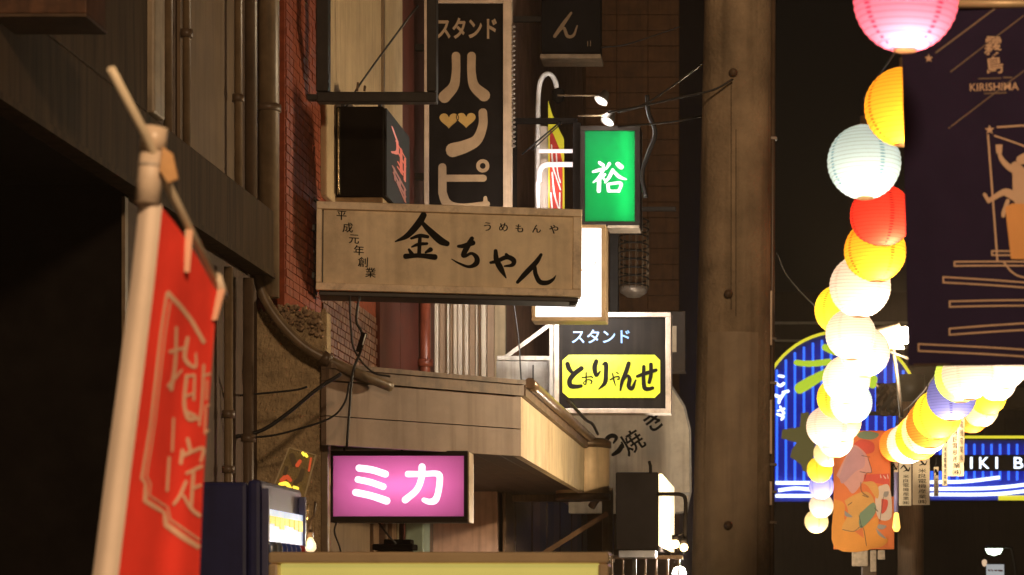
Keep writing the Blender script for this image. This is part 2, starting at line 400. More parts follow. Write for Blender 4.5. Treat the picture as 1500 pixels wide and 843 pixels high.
# stucco pier
t = Thing('stucco_pier', 'rough brown stucco pier with a crumbling top beside the curved pipe', 'pier', 420, 843, 14.2)
t.o.location = (P(420, 843, 14.2).x, 14.2, .12)
x0, x1 = P(360, 0, 14.2).x - t.o.location.x, P(478, 0, 14.2).x - t.o.location.x
ztop = P(0, 455, 14.2).z - .12
bm = bmesh.new(); nx, nz = 60, 190
gr = [[bm.verts.new((x0 + (x1-x0)*i/nx, -.004 + random.uniform(-.005, .002), ztop*j/nz + (random.uniform(-.02, .02) if j == nz else 0))) for i in range(nx+1)] for j in range(nz+1)]
for j in range(nz):
    for i in range(nx): bm.faces.new((gr[j][i], gr[j][i+1], gr[j+1][i+1], gr[j+1][i]))
mb = MB(); mb.bm.free(); mb.bm = bm
mb.box(x0, x1, .012, .14, 0, ztop-.01)
mb.build('rendered_face', stucco, t)
mb = MB()
for i in range(220):
    x = random.uniform(x0+.15, x1-.02); s = random.uniform(.006, .017); z = ztop + random.uniform(-.1, .03) - .18*max(0, (x-x0-.15)/(x1-x0)-.3)
    M = Matrix.Rotation(random.uniform(0, 3), 3, 'Y')
    mb.lathe([(s*.2, -s), (s, -s*.3), (s*.8, s*.5), (s*.1, s*1.4)], 5, (x, -.02+random.uniform(-.01, .03), z), M=M)
o = mb.build('crumbling_render', rawstone, t); o['kind'] = 'stuff'
mb = MB(); mb.box(x1-.03, x1+.012, -.02, .02, 0, ztop-.35, .006); mb.build('corner_bead', pipem, t)

q = Thing('curved_pipe', 'thick tan pipe curving down across the stucco pier', 'pipe', 380, 415, 14.0)
mb = MB(); mb.tube([q.px(x, y, d) for x, y, d in spline([(376, 380, .0), (383, 425, .0), (405, 465, .0), (440, 503, .02), (478, 526, .05), (520, 545, .12), (560, 560, .3)], 6)], .03, 12); mb.build('tube', pipem, q)
mb = MB(); mb.tube([q.px(470, 521, .04), q.px(482, 528, .05)], .038, 12); mb.build('collar', pipedark, q)

# ------------------------------------------------------------------ ribbed building and others further along the left side
t = Thing('ribbed_clad_building', 'building with pale vertical metal ribs beneath the tall black sign', 'building', 630, 560, 20.3)
ox, oy, oz = t.o.location
MB().box(-8-ox, P(727, 0, 20.3).x-ox, .06, 9, .12-oz, 9.5-oz).build('wall', mat('pinkish_brown_wall', (.48, .29, .20), .8, var=.2, scale=5, streak=.4), t)
ribm = mat('pale_ribbed_metal', (.82, .7, .54), .38, .1, var=.12, scale=4, streak=.3)
ribd = mat('tan_ribbed_metal', (.42, .29, .19), .45, .1, var=.12, scale=4, streak=.3)
for x0, x1, d, m in ((630, 643, -.05, ribm), (643.5, 655, .0, ribd), (655.5, 658.5, -.05, ribm), (659, 664, .01, ribd), (664.5, 671, -.03, ribm), (671.5, 678, -.06, ribm), (678.5, 681, -.03, ribm), (681.5, 687, -.07, ribm), (687.5, 697, .0, ribd), (697.5, 700, -.04, ribm), (700.5, 705, .01, ribd), (705.5, 713, -.06, ribm), (713.5, 724, .0, ribd)):
    mb = MB(); t.rect(mb, x0, 200, x1, 640, d, .058, .008); mb.build('metal_rib', m, t)
mb = MB(); t.rect(mb, 724.5, 250, 741, 600, -.02, .058, .006); mb.build('edge_panel', mat('edge_panel_paint', (.5, .38, .22), .5, var=.15, streak=.3), t)

t = Thing('far_brown_building', 'dark orange-brown tiled building beyond the green sign, left of the concrete pole', 'building', 895, 460, 31)
ox, oy, oz = t.o.location
MB().box(-9-ox, P(995, 0, 31).x-ox, .03, 16, .12-oz, 14-oz).build('wall', mat('brown_tile_joint', (.09, .045, .02), .9), t)
cm = MB().box(0, .395, 0, .028, 0, .195, .006).mesh('cladding_tile', mat('orange_brown_tile', (.22, .095, .03), .55, var=.3, scale=5, streak=.4))
r = 0; z = 5.0
while z < 9.8:
    for c in range(3):
        o = bpy.data.objects.new('cladding_tile', cm); o.location = (P(995, 0, 31).x - ox - .4*(c+1), random.uniform(-.004, .004), z-oz); link(o, t.o)
    z += .2

t = Thing('dark_far_building', 'black building carrying the blue neon sign at the street end', 'building', 1300, 740, 46)
ox, oy, oz = t.o.location
MB().box(-.4-ox, 14-ox, 0, 12, -oz, 7.6-oz).build('wall', mat('night_wall', (.035, .026, .02), .85, var=.4, scale=.8, streak=.5), t)
MB().box(2.7-ox, 14-ox, -.35, -.01, 5.35-oz, 5.75-oz, .02).build('cornice', mat('night_cornice', (.12, .09, .06), .8, var=.4, scale=2), t)
for i in range(4):
    MB().box(3.0+i*1.3-ox, 3.9+i*1.3-ox, -.05, -.003, 4.7-oz, 5.2-oz, .01).build('window', mat('dark_glass', (.02, .02, .022), .1), t)
for i in range(5):
    MB().box(2.6+i*.9-ox, 3.4+i*.9-ox, -.06, -.003, .3-oz, 2.0-oz, .01).build('shutter', mat('night_shutter', (.045, .035, .03), .6, var=.5, scale=3), t)
MB().box(-.3-ox, 2.6-ox, -.3, -.24, 6.95-oz, 7.0-oz).box(-.3-ox, 2.6-ox, -.3, -.24, 6.62-oz, 6.66-oz).box(.9-ox, .95-ox, -.3, -.24, 6.2-oz, 7.0-oz).build('rail', mat('rail_grey', (.3, .28, .26), .5, .3), t)

# ------------------------------------------------------------------ corner awning
t = Thing('corner_awning', 'brown panelled corner awning with a street side coloured as lit and rounded end', 'awning', loc=(0, 0, 0))
def zat(y, D): return CZ + (VY-y)*D/F
A = Vector((P(478, 0, 14.05).x, 14.05, 0)); B = Vector((P(763, 0, 15.1).x, 15.1, 0)); C_ = Vector((B.x, 20.6, 0))
zb, zt, zs = 2.545, 2.955, 2.70
def wall_panel(a, b, z0, z1, th):
    n = Vector((-(b-a).y, (b-a).x, 0)).normalized() * th       # inward
    return [Vector((a.x, a.y, z0)), Vector((b.x, b.y, z0)), Vector((b.x, b.y, z1)), Vector((a.x, a.y, z1))], n
def vpanel(name, a, b, z0, z1, m, th=.05, out=0.0):
    d = (b-a).normalized(); nin = Vector((-d.y, d.x, 0)); a = a - nin*out; b = b - nin*out
    pts = [Vector((a.x, a.y, z0)), Vector((b.x, b.y, z0)), Vector((b.x, b.y, z1)), Vector((a.x, a.y, z1))]
    return MB().prism(pts, nin*(th+out)).build(name, m, t)
zmid = zat(620, 14.6)
vpanel('lower_board', A, B, zb, zmid-.003, awn); vpanel('upper_board', A, B, zmid+.003, zt-.04, awn)
vpanel('top_trim', A, B, zt-.035, zt+.03, awntop, out=.03); 
vpanel('trim_lip', A, B, zt+.032, zt+.06, awntop, out=.05)
sidem = mat('awning_side_lit', (.78, .63, .41), .45, var=.12, scale=4, streak=.45, dirt=(.34, .19, .07), sfreq=8, blotch=True)  # paler than the front boards, lamp light put into the colour
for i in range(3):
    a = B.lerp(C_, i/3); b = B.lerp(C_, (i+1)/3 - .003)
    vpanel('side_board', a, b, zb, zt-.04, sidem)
vpanel('side_trim', B, C_, zt-.035, zt+.03, awntop, out=.03)
# rounded end
mb = MB(); mb.lathe([(.21, zb-.03), (.225, zb+.0), (.225, zt-.02), (.20, zt+.03), (.1, zt+.05)], 28, (B.x-.03, 20.25, 0))
mb.build('rounded_end', mat('curved_metal_end', (.55, .39, .22), .5, .3, var=.15, streak=.3), t)
mb = MB(); mb.lathe([(.215, zt-.03), (.24, zt-.02), (.24, zt+.03), (.20, zt+.055), (.08, zt+.065)], 28, (B.x-.03, 20.25, 0)); mb.build('end_cap', mat('dark_cap', (.10, .06, .03), .4, .3, var=.4, scale=9), t)
mb = MB(); mb.lathe([(.222, zb-.05), (.234, zb-.045), (.234, zb-.0), (.222, zb+.005)], 28, (B.x-.03, 20.25, 0)); mb.build('end_rim', mat('dark_cap', (.10, .06, .03)), t)
# gutter along the street edge and its bend
gp = [(B.x+.05, y, zt+.05) for y in (15.15, 16.5, 18, 19.5, 20.5)] + [(B.x+.08, 20.75, zt+.0), (B.x+.08, 20.95, zt-.15), (B.x+.06, 21.0, zt-.35), (B.x-.02, 21.05, zt-.48)]
mb = MB(); mb.tube(spline(gp, 4), .034, 12); mb.build('gutter', mat('gutter_brown', (.3, .2, .12), .3, .4, var=.3, scale=8, streak=.5), t)
mb = MB(); mb.tube(spline([(B.x+.1+.02*math.sin(i), 17.2+i*.8, zt+.11+.02*math.cos(i*2)) for i in range(5)], 4), .012, 6); mb.build('loose_cable', cablem, t)
# roof and soffit boards
roofp = [Vector((A.x, A.y+.05, 0)), Vector((B.x-.05, B.y+.03, 0)), Vector((B.x-.05, 20.6, 0)), Vector((B.x-.6, 21.1, 0)), Vector((XW+.04, 21.1, 0)), Vector((XW+.04, 14.45, 0)), Vector((-2.63, 14.37, 0))]
MB().prism([p + Vector((0, 0, zt-.06)) for p in roofp], (0, 0, .03)).build('roof_sheet', awntop, t)
for i in range(8):
    xa = XW + .08 + i*.148
    ya = A.y + .36 + max(0, (xa+.148 - A.x))*1.06
    MB().box(xa, xa+.144, ya, 21.0, zb+.03, zb+.05, .003).build('soffit_board', woodd, t)
MB().box(XW+.06, B.x-.1, 20.9, 21.02, zb-.03, zb+.05, .006).build('end_beam', woodm, t)
for y0 in (667,):
    mb = MB(); mb.box(-2.0, -1.97, 15.1, 15.3, zb-.09, zb+.03); mb.build('bracket', pipem, t)

# drain post from the gutter
t = Thing('awning_post', 'tan metal post under the rounded end of the awning', 'post', 890, 820, 20.9)
t.o.location.z = .12
MB().tube([(0, 0, 0), (0, 0, zat(715, 20.9)-.12)], .05, 12).build('tube', pipem, t)
for z in (.5, 1.9): MB().lathe([(.05, z-.03), (.062, z-.03), (.062, z+.03), (.05, z+.03)], 12).build('collar', pipedark, t)
t = Thing('leaning_plank', 'brown plank leaning in the dark under the awning', 'plank', 800, 808, 19.5)
mb = MB(); mb.tube([t.px(795, 812), t.px(890, 752)], .028, 4, smooth=False); mb.build('plank', mat('plank_dark', (.11, .055, .022), .7, var=.3), t)
t = Thing('black_trunking_box', 'flat black box lying under the pink sign', 'box', 575, 812, 15.2)
mb = MB(); t.rect(mb, 545, 797, 605, 806, 0, .2, .008); t.rect(mb, 560, 790, 600, 797.5, .05, .18, .006); mb.build('case', black, t)
mb = MB(); t.rect(mb, 548, 806.5, 602, 900, .08, .12, .004); mb.build('stand', darksteel, t)

# dark shop behind the awning
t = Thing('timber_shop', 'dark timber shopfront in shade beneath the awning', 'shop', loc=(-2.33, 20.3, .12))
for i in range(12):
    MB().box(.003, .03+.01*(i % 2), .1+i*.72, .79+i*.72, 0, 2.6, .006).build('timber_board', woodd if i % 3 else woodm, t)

# ------------------------------------------------------------------ signs
def frame_rect(t, mb, x0, y0, x1, y1, wl, wt, wr, wb, d0, d1, bev=.004):
    t.rect(mb, x0, y0, x1, y0+wt, d0, d1, bev); t.rect(mb, x0, y1-wb, x1, y1, d0, d1, bev)
    t.rect(mb, x0, y0+wt, x0+wl, y1-wb, d0, d1, bev); t.rect(mb, x1-wr, y0+wt, x1, y1-wb, d0, d1, bev)

# cream brush-lettered sign
t = Thing('hanging_shop_sign', 'long weathered cream sign with black brush lettering above the awning', 'sign', 657, 436, 15.0, rot=8, roll=.5)
s_ = 1/math.cos(R(8))
class SX:  # stretch for the slight turn
    pass
def fx(x, y, d): v = t.px(x, y, d); v.x *= s_; return v
def bx(mb, x0, y0, x1, y1, d0, d1, bev=.005):
    a, b = fx(x0, y1, 0), fx(x1, y0, 0); mb.box(a.x, b.x, d0, d1, a.z, b.z, bev)
mb = MB(); bx(mb, 470, 306, 846, 430, .02, .30); mb.build('case', mat('sign_case_dark', (.06, .04, .03), .5, var=.3), t)
mb = MB(); bx(mb, 478, 313, 836, 420, -.01, .019, 0); mb.build('panel', cream, t)
mb = MB(); bx(mb, 468, 302, 849, 313, -.035, .1); bx(mb, 468, 420, 849, 431, -.035, .1); bx(mb, 468, 313.2, 476, 419.8, -.034, .1); bx(mb, 836, 313.2, 849, 419.8, -.034, .1); mb.build('frame', creamframe, t)
mb = MB(); bx(mb, 472, 431.3, 845, 438, .0, .26); bx(mb, 833, 438, 842, 442, .02, .1); mb.build('bottom_rail', darksteel, t)
Z2 = (5.77, 570, 310)
KIN = [[(290,40,45),(250,110,50),(160,215,40),(60,270,10)],[(270,95,25),(340,170,45),(430,250,55),(485,275,40)],[(190,240,18),(260,215,28),(325,222,25)],[(195,312,12),(250,288,25),(320,280,20)],[(262,225,25),(258,300,28),(255,380,28)],[(172,335,18),(195,372,32)],[(350,330,34),(310,355,16)],[(145,393,38),(250,383,32),(385,392,42)]]
CHI = [[(580,295,22),(625,290,32),(700,262,38)],[(692,225,30),(655,295,40),(622,365,36),(640,375,24),(690,352,22),(732,385,36),(730,435,38),(670,465,22),(590,440,16),(525,405,6)]]
YA = [[(850,425,20),(900,412,28),(985,375,34),(1040,400,38),(1030,440,28),(965,452,12)],[(978,352,22),(1000,372,26)],[(890,325,28),(898,400,40),(935,475,42),(978,550,10)]]
NN = [[(1270,345,22),(1230,410,36),(1140,510,38),(1075,585,24)],[(1150,485,16),(1210,445,28),(1225,510,32),(1260,575,36),(1320,583,34),(1370,555,22),(1395,520,6)]]
def one(fn, m, name='lettering', par=None):
    mb = MB(); fn(mb); return mb.build(name, m, par or t)
for g in (KIN, CHI, YA, NN): one(lambda mb: brush(mb, g, fx, -.012, tf=Z2, ws=1.16), ink)

for s, x, y, z in (('う',712,331,15),('め',735,331,15),('も',758,332,14),('ん',783,332,14),('や',808,332,15)): one(lambda mb: [text(mb, s, x+q*.5, y, fx, -.012-q*.0006, size=z, bold=.004) for q in (0, 1)], ink, 'small_lettering')
for s, x, y in (('平',503,321),('成',512,338.5),('元',521,355),('年',528,371),('創',534,388),('業',545,403)): one(lambda mb: [text(mb, s, x+q*.55, y+q*.2, fx, -.012-q*.0006, size=15.5, bold=0, rot=-2) for q in (0, 1)], ink, 'small_lettering')
mb = MB(); mb.tube([fx(478, 305, .15), fx(440, 270, .25), fx(405, 205, .3)], .012, 6); mb.build('stay_wire', cablem, t)
for ya in (330, 400): mb = MB(); bx(mb, 440, ya, 470, ya+10, .12, .16); mb.build('wall_bracket', darksteel, t)

# dark open steel frame
t = Thing('open_sign_frame', 'dark empty steel sign frame over the pale wall, left of the tall black sign', 'sign frame', 550, 150, 14.85)
mb = MB(); t.rect(mb, 465, 136, 640, 151, -.03, .06, .006); t.rect(mb, 464, -60, 482, 135.5, -.03, .06, .006); t.rect(mb, 626, -60, 640, 135.5, -.03, .06, .006); mb.build('steel_frame', darksteel, t)
mb = MB(); t.rect(mb, 440, 138, 464, 147, 0, .05, .004); mb.build('bracket', darksteel, t)
for xa, ya in ((525, 122), (535.5, 127)): MB().tube([t.px(xa-1, 135, -.02), t.px(xa, ya, -.02)], .008, 6).build('bolt', pipem, t)

# dark box sign with red neon-like print on its street side
t = Thing('dark_box_sign', 'dark hanging box sign with dim red lettering on its street side', 'sign', 530, 292, 15.55)
mb = MB(); t.rect(mb, 492, 156, 562, 288, 0, .75, .01); mb.build('case', black, t)
xs = t.px(563, 0).x
mb = MB(); mb.box(xs, xs+.012, .02, .98, t.px(0, 286).z, t.px(0, 158).z); mb.build('side_panel', mat('grey_side_panel', (.009, .008, .009), .7, var=.2), t)
mb = MB()
def fs(x, y, d): # side face: u along the street from px 563..592 zoom
    return Vector((xs+.0135-d, .04 + (x-380)/140*.93, t.px(0, 140+y/4.69).z))
brush(mb, [[(410,170,14),(435,215,16)],[(440,220,16),(440,300,18),(405,350,10)],[(465,250,16),(465,415,22)],[(445,300,18),(490,330,16)],[(445,370,16),(485,400,14)],[(488,290,14),(486,445,16)],[(430,240,12),(490,280,12)],[(440,410,14),(470,420,14)]], fs, 0, tf=(1,0,0), ws=.95)
mb.build('red_lettering', lit('dim_red_letters', (.55, .06, .02), .7), t)
mb = MB(); brush(mb, [[(415,440,16),(490,500,16)],[(420,480,16),(490,550,16)],[(440,520,12),(490,590,14)],[(420,440,10),(425,520,10)],[(455,470,10),(458,555,10)],[(485,500,10),(487,590,10)]], fs, 0, ws=1.1); mb.build('small_red_lettering', lit('faint_red_letters', (.22, .03, .015), .8), t)
mb = MB(); brush(mb, [[(470,640,10),(485,660,12),(475,705,10)],[(488,670,10),(488,705,10)]], fs, 0, ws=1.2); mb.build('white_mark', mat('mark_white', (.7, .7, .68), .5), t)
for xa in (495, 550): mb = MB(); t.rect(mb, xa, 148, xa+5, 155.8, .1, .14); mb.build('hanger', darksteel, t)
mb = MB(); mb.tube(spline([tuple(t.px(497, 160+i*21, -.02)) for i in range(7)], 3), .012, 6); mb.build('tinsel_cord', mat('glossy_wrap', (.25, .2, .12), .12, .8, var=.9, scale=90), t)
mb = MB(); t.rect(mb, 488, 288.5, 560, 300, .02, .6, .006); mb.build('base_tray', mat('tray_ochre', (.3, .19, .08), .5, var=.4, scale=10), t)

# tall black sign
t = Thing('tall_projecting_sign', 'tall black sign with big beige katakana and two heart shapes', 'sign', 686, 305, 19.0)
mb = MB(); t.rect(mb, 624, -80, 744, 320, .02, .24, .006); mb.build('case', mat('sign_case_tan', (.3, .2, .14), .5, var=.3), t)
mb = MB(); t.rect(mb, 629, 6, 737, 320, -.005, .019); t.rect(mb, 629, -80, 737, 1, -.005, .019); mb.build('panel', black, t)
tf_ = mat('tan_sign_frame', (.5, .36, .25), .5, var=.2, scale=8, streak=.3)
mb = MB(); t.rect(mb, 622, -80, 628.5, 322, -.03, .05, .003); t.rect(mb, 737.5, -80, 750, 322, -.03, .05, .003); t.rect(mb, 629, 1.5, 737, 5.5, -.028, .05, .002); mb.build('frame', tf_, t)
mb = MB()
for i in range(26): mb.lathe([(.008, -.012), (.02, 0), (.008, .012)], 6, t.px(752.5, 40+i*7, -.02))
mb.build('bead_lights', mat('bead_glass', (.2, .16, .13), .3, var=.3), t)
letb = mat('beige_vinyl', (.33, .22, .125), .55, var=.15, scale=10)
mb = MB(); Z3 = (2.72, 620, 0)
brush(mb, [[(131,225,34),(131,290,34),(122,345,40),(85,388,48)],[(193,225,34),(193,290,34),(204,345,40),(243,382,48)],[(238,450,34),(238,500,36),(215,558,42),(168,585,50),(118,600,56)],[(77,668,32),(77,770,34)],[(77,770,34),(96,812,36),(150,826,26),(255,815,24)],[(95,712,28),(240,712,28)],[(248,790,14),(250,830,26)]], t.px, -.008, tf=Z3)
c = (238, 663)
brush(mb, [[(c[0]+19*math.cos(a), c[1]+19*math.sin(a), 15) for a in [R(k*30) for k in range(13)]]], t.px, -.0115, tf=Z3)
mb.build('lettering', letb, t)
one(lambda mb: text(mb, 'スタンド', 684, 42, t.px, -.008, wh=(88, 31), bold=.028), letb, 'small_lettering')
mb = MB()
for hx, hy, dd in ((103, 480, -.008), (172, 478, -.010)):
    pts = []
    for k in range(40):
        a = 2*math.pi*k/40
        pts.append(t.px(620+(hx+2.45*16*math.sin(a)**3)/2.72, (hy-2.3*(13*math.cos(a)-5*math.cos(2*a)-2*math.cos(3*a)-math.cos(4*a)))/2.72, dd))
    mb.face(pts)
mb.build('heart', mat('ochre_vinyl', (.42, .25, .07), .5, var=.15), t)
mb = MB()
for hx, hy in ((103, 480), (172, 478)):
    brush(mb, [[(hx+2.45*16*math.sin(a)**3, hy-2.3*(13*math.cos(a)-5*math.cos(2*a)-2*math.cos(3*a)-math.cos(4*a)), 3.2) for a in [2*math.pi*k/40 for k in range(41)]]], t.px, -.0112, tf=Z3, straight=True)
mb.build('heart_outline', ink, t)
for ya in (60, 250): mb = MB(); t.rect(mb, 590, ya, 624, ya+10, .1, .15, .004); mb.build('wall_bracket', darksteel, t)

# upper dark sign
t = Thing('upper_dark_sign', 'dim black sign with one pale character and a light lower ledge, at the top', 'sign', 836, 87, 21.5)
mb = MB(); t.rect(mb, 793, -90, 879, 81, 0, .25, .006); mb.build('panel', mat('sign_black_blue', (.010, .009, .010), .7, spec=.1), t)
mb = MB(); t.rect(mb, 792, 81.5, 881, 88, -.06, .28, .006); mb.build('ledge', mat('ledge_paint', (.4, .3, .2), .5, var=.3, scale=12), t)
mb = MB(); brush(mb, [[(240,48,8),(210,90,14),(180,133,12)],[(188,125,6),(212,102,10),(226,132,12),(248,130,10),(262,95,5)],[(300,152,3),(300,168,3)],[(310,150,3),(310,168,3)]], t.px, -.004, tf=(2.48, 740, 0)); mb.build('lettering', letb, t)
mb = MB(); t.rect(mb, 740, 20, 793, 28, .1, .14); mb.build('wall_bracket', darksteel, t)

# green lightbox
t = Thing('green_lightbox', 'glowing green lightbox with one white brush character', 'sign', 894, 330, 19.5)
mb = MB()
frame_rect(t, mb, 850, 185, 938, 331, 7, 7, 8, 6, -.02, .26, .004); mb.build('case', mat('case_dark_brown', (.022, .015, .011), .55, var=.3, spec=.15), t)
mb = MB(); t.rect(mb, 850, 185, 938, 331, .262, .28); mb.build('back_board', white, t)
mb = MB(); t.rect(mb, 857, 192, 930, 325, .0, .006); mb.build('panel', translucent('green_acrylic', (.06, .62, .27), 0, .1), t)
mb = MB(); t.rect(mb, 890, 331.3, 937, 335, -.04, .26, .004); mb.build('lower_edge', pinkpaint, t)
mb = MB(); ZG = (5.62, 850, 185)
brush(mb, [[(158,302,26),(190,325,28)],[(105,378,20),(150,365,28),(200,352,26)],[(196,355,24),(150,430,26),(108,464,12)],[(157,425,34),(153,535,34)],[(205,400,20),(178,428,14)],[(186,425,18),(212,455,20)],[(240,312,28),(212,355,16)],[(310,315,38),(338,338,42)],[(268,362,26),(240,420,28),(205,468,14)],[(268,366,24),(320,418,30),(378,440,14)],[(228,485,28),(234,535,28)],[(228,480,22),(335,472,26),(318,538,26)],[(235,537,24),(318,537,22)]], t.px, -.004, tf=ZG)
mb.build('lettering', lit('white_backlit', (1, 1, .97), .95), t)
for y in range(198, 324, 12): lamp('tube_light', t.px(916, y, .075), .56, (.85, 1, .93), .02, t)
for y in (215, 258, 302): lamp('tube_light', t.px(875, y, .17), .7, (.85, 1, .93), .02, t)
mb = MB(); t.rect(mb, 838, 178, 850, 345, .05, .15, .004); mb.build('side_post', black, t)

# spot lamps above the green sign
for i, (sx, sy, ax) in enumerate((((881, 147), 0, 815), ((890, 177), 0, 845))):
    x, y = sx
    t = Thing('spot_lamp', ('upper' if i == 0 else 'lower') + ' lit spot lamp on a thin arm above the green lightbox', 'spot lamp', x, y, 19.2, group='spot lamps above the green sign')
    mb = MB(); M = Matrix.Rotation(R(155), 3, 'X') @ Matrix.Rotation(R(-25), 3, 'Y')
    mb.lathe([(.015, -.09), (.03, -.08), (.055, .0), (.058, .01)], 14, (0, 0, 0), M=M); mb.build('shade', mat('lamp_shade_grey', (.3, .27, .24), .3, .6), t)
    mb = MB(); mb.lathe([(.0, .0), (.03, .012), (.045, .006)], 14, (0, 0, 0), M=M); mb.build('bulb', bulbw, t)
    mb = MB(); mb.tube([(.0, .03, .05), t.px(x-12, y-10, .08), t.px(ax, y-11, .1)], .008, 6); mb.build('arm', pipem, t)
    lamp('lamp_light', Vector((.0, -.04, -.09)), 6, (1, .96, .9), .03, t)

# white gooseneck conduit
t = Thing('gooseneck_conduit', 'white bent conduit glowing beside the yellow and red banner', 'conduit', 790, 310, 20.0)
wm = mat('white_conduit', (.8, .76, .72), .3, var=.1)
mb = MB(); mb.tube([t.px(*p) for p in spline([(788, 420, 0), (788, 320, 0), (788, 200, 0), (789, 135, 0), (795, 113, 0), (805, 108, .02), (813, 118, .04), (815, 135, .05)], 5)], .02, 10); mb.build('upright', wm, t)
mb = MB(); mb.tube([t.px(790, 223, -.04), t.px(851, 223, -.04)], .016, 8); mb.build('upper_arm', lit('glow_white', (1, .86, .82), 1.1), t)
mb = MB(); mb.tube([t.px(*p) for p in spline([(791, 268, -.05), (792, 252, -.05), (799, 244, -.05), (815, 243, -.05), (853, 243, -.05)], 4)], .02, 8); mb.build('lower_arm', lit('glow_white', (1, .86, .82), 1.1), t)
mb = MB(); mb.lathe([(.02, -.05), (.05, -.03), (.05, .05), (.02, .07)], 10, t.px(817, 140, .05)); mb.build('junction', black, t)
lamp('lamp_light', t.px(795, 275, -.12), 2.2, (1, .88, .85), .05, t)
t = Thing('pale_side_board', 'pale narrow board lit white behind the bent conduit', 'board', 800, 310, 20.15)
mb = MB(); t.rect(mb, 783, 185, 804, 420, 0, .05, .004); mb.build('board', mat('pale_board', (.7, .58, .52), .5, var=.12), t)

t = Thing('narrow_banner', 'narrow yellow and red cloth banner beside the white conduit', 'banner', 815, 310, 20.05)
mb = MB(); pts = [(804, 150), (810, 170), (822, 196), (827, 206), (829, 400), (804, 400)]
mb.prism([t.px(x, y, -.06) for x, y in pts], (0, .01, 0)); mb.build('cloth', lit('banner_yellow_glow', (.75, .62, .03), .42), t)  # cloth given a glow of its own, it is no lamp
mb = MB(); mb.face([t.px(x, y, -.063) for x, y in ((806.5, 190), (812, 200), (821, 222), (825, 240), (825, 400), (806.5, 400))]); mb.build('red_print', mat('banner_red', (.5, .03, .02), .6), t)
mb = MB(); brush(mb, [[(809,215,2),(811,245,2.5),(816,262,2),(822,280,2)],[(816,228,2),(818,255,2),(822,270,1.5)],[(810,255,2),(813,285,2.5),(820,310,2)],[(808,285,2),(811,320,2.5)],[(821,285,2),(821,320,2)]], t.px, -.066); mb.build('white_print', mat('print_white', (.75, .72, .68), .6), t)

# black post frame between the signs
t = Thing('black_post_frame', 'black steel post frame between the tall sign and the green lightbox', 'frame', 800, 300, 19.7)
mb = MB(); t.rect(mb, 752, 174, 846, 181.5, -.03, .03, .004); t.rect(mb, 750, 182, 757, 420, -.03, .03, .004); t.rect(mb, 839.5, 182, 848, 420, -.031, .03, .004); mb.build('steel_bars', black, t)
mb = MB(); mb.tube([t.px(822, 180, -.04), t.px(765, 228, -.04)], .007, 6); mb.tube([t.px(824, 182, -.05), t.px(780, 222, -.05)], .005, 6); mb.build('stay_wire', cablem, t)

# white lightbox
t = Thing('white_lightbox', 'blank white glowing lightbox half hidden behind the long cream sign', 'sign', 834, 470, 17.6)
mb = MB(); frame_rect(t, mb, 779, 330, 888, 471, 6, 5, 7, 6, -.03, .22, .005); mb.build('frame', mat('lightbox_frame', (.5, .36, .22), .4, var=.2, scale=9), t)
mb = MB(); t.rect(mb, 785, 335, 881, 465, .0, .2); mb.build('panel', lit('white_panel', (1, .97, .98), 2.6), t)
mb = MB(); t.rect(mb, 785.5, 335.5, 880.5, 464.5, .203, .219); mb.build('back_panel', lit('rib_fill_glow', (1, .93, .86), 48), t)  # unseen glowing back added to brighten the metal ribs behind
mb = MB(); brush(mb, [[(851,399,.8),(855,391,1.6),(856,389,.6)],[(858,390,.6),(862,394,1.2),(864,388,.8)],[(870,391,1.6),(873,384,1.8),(874,382,.8)]], t.px, -.004); mb.build('faint_print', mat('faded_grey_print', (.5, .5, .52), .6), t)

# yellow-plate black sign
t = Thing('black_yellow_sign', 'black framed sign with a yellow plate of brushed hiragana', 'sign', 897, 606, 18.6)
mb = MB(); frame_rect(t, mb, 812, 458, 983, 606, 7, 7, 8, 7, -.02, .2, .004); mb.build('frame', mat('worn_aluminium', (.5, .42, .35), .4, .4, var=.3, scale=10, dirt=(.2, .15, .1), dirt_amt=.7), t)
mb = MB(); t.rect(mb, 819, 465, 975, 599, .01, .19); mb.build('panel', mat('black_acrylic', (.010, .008, .007), .6, spec=.08, var=.3, streak=.3, dirt=(.035, .027, .02)), t)
mb = MB(); pts = [(824, 528), (833, 520), (959, 520), (967, 528), (967, 575), (959, 583), (833, 583), (824, 575)]
mb.prism([t.px(x, y, .002) for x, y in pts], (0, .007, 0)); mb.build('yellow_plate', lit('yellow_backlit', (.70, .72, .03), .95, var=.25, scale=4, stretch=(6, 6, 1.5)), t)
mb = MB(); text(mb, 'スタンド', 880, 493, t.px, .004, wh=(85, 20), bold=.012); mb.build('blue_lettering', lit('blue_backlit', (.12, .32, .72), .75), t)
ZT = (6.745, 815, 475); mb = MB()
brush(mb, [[(110,395,46),(125,440,45),(165,490,28)],[(248,438,46),(180,490,48),(132,555,48),(142,610,50),(200,618,42),(245,612,34)],[(255,530,14),(340,520,12)],[(295,480,14),(293,585,14),(275,595,12),(272,575,10),(310,550,12),(350,562,14),(342,592,10)],[(342,515,12),(360,530,14)],[(395,368,42),(378,430,48),(395,508,34),(432,470,16)],[(462,398,22),(490,395,42),(490,480,42),(480,580,42),(418,645,10)],[(535,550,14),(580,525,14),(615,520,16),(620,543,14),(600,550,8)],[(595,478,12),(612,490,12)],[(555,490,14),(570,560,16),(585,608,8)],[(715,390,42),(690,470,42),(650,570,36),(632,655,18)],[(660,560,20),(700,512,28),(725,545,40),(715,615,42),(750,635,40),(785,555,16)],[(800,518,30),(880,490,40),(985,456,34)],[(935,400,38),(935,500,38),(918,578,34)],[(865,422,34),(862,540,38),(872,630,44),(912,643,40),(952,633,34)]], t.px, -.002, tf=ZT)
mb.build('black_lettering', ink, t)
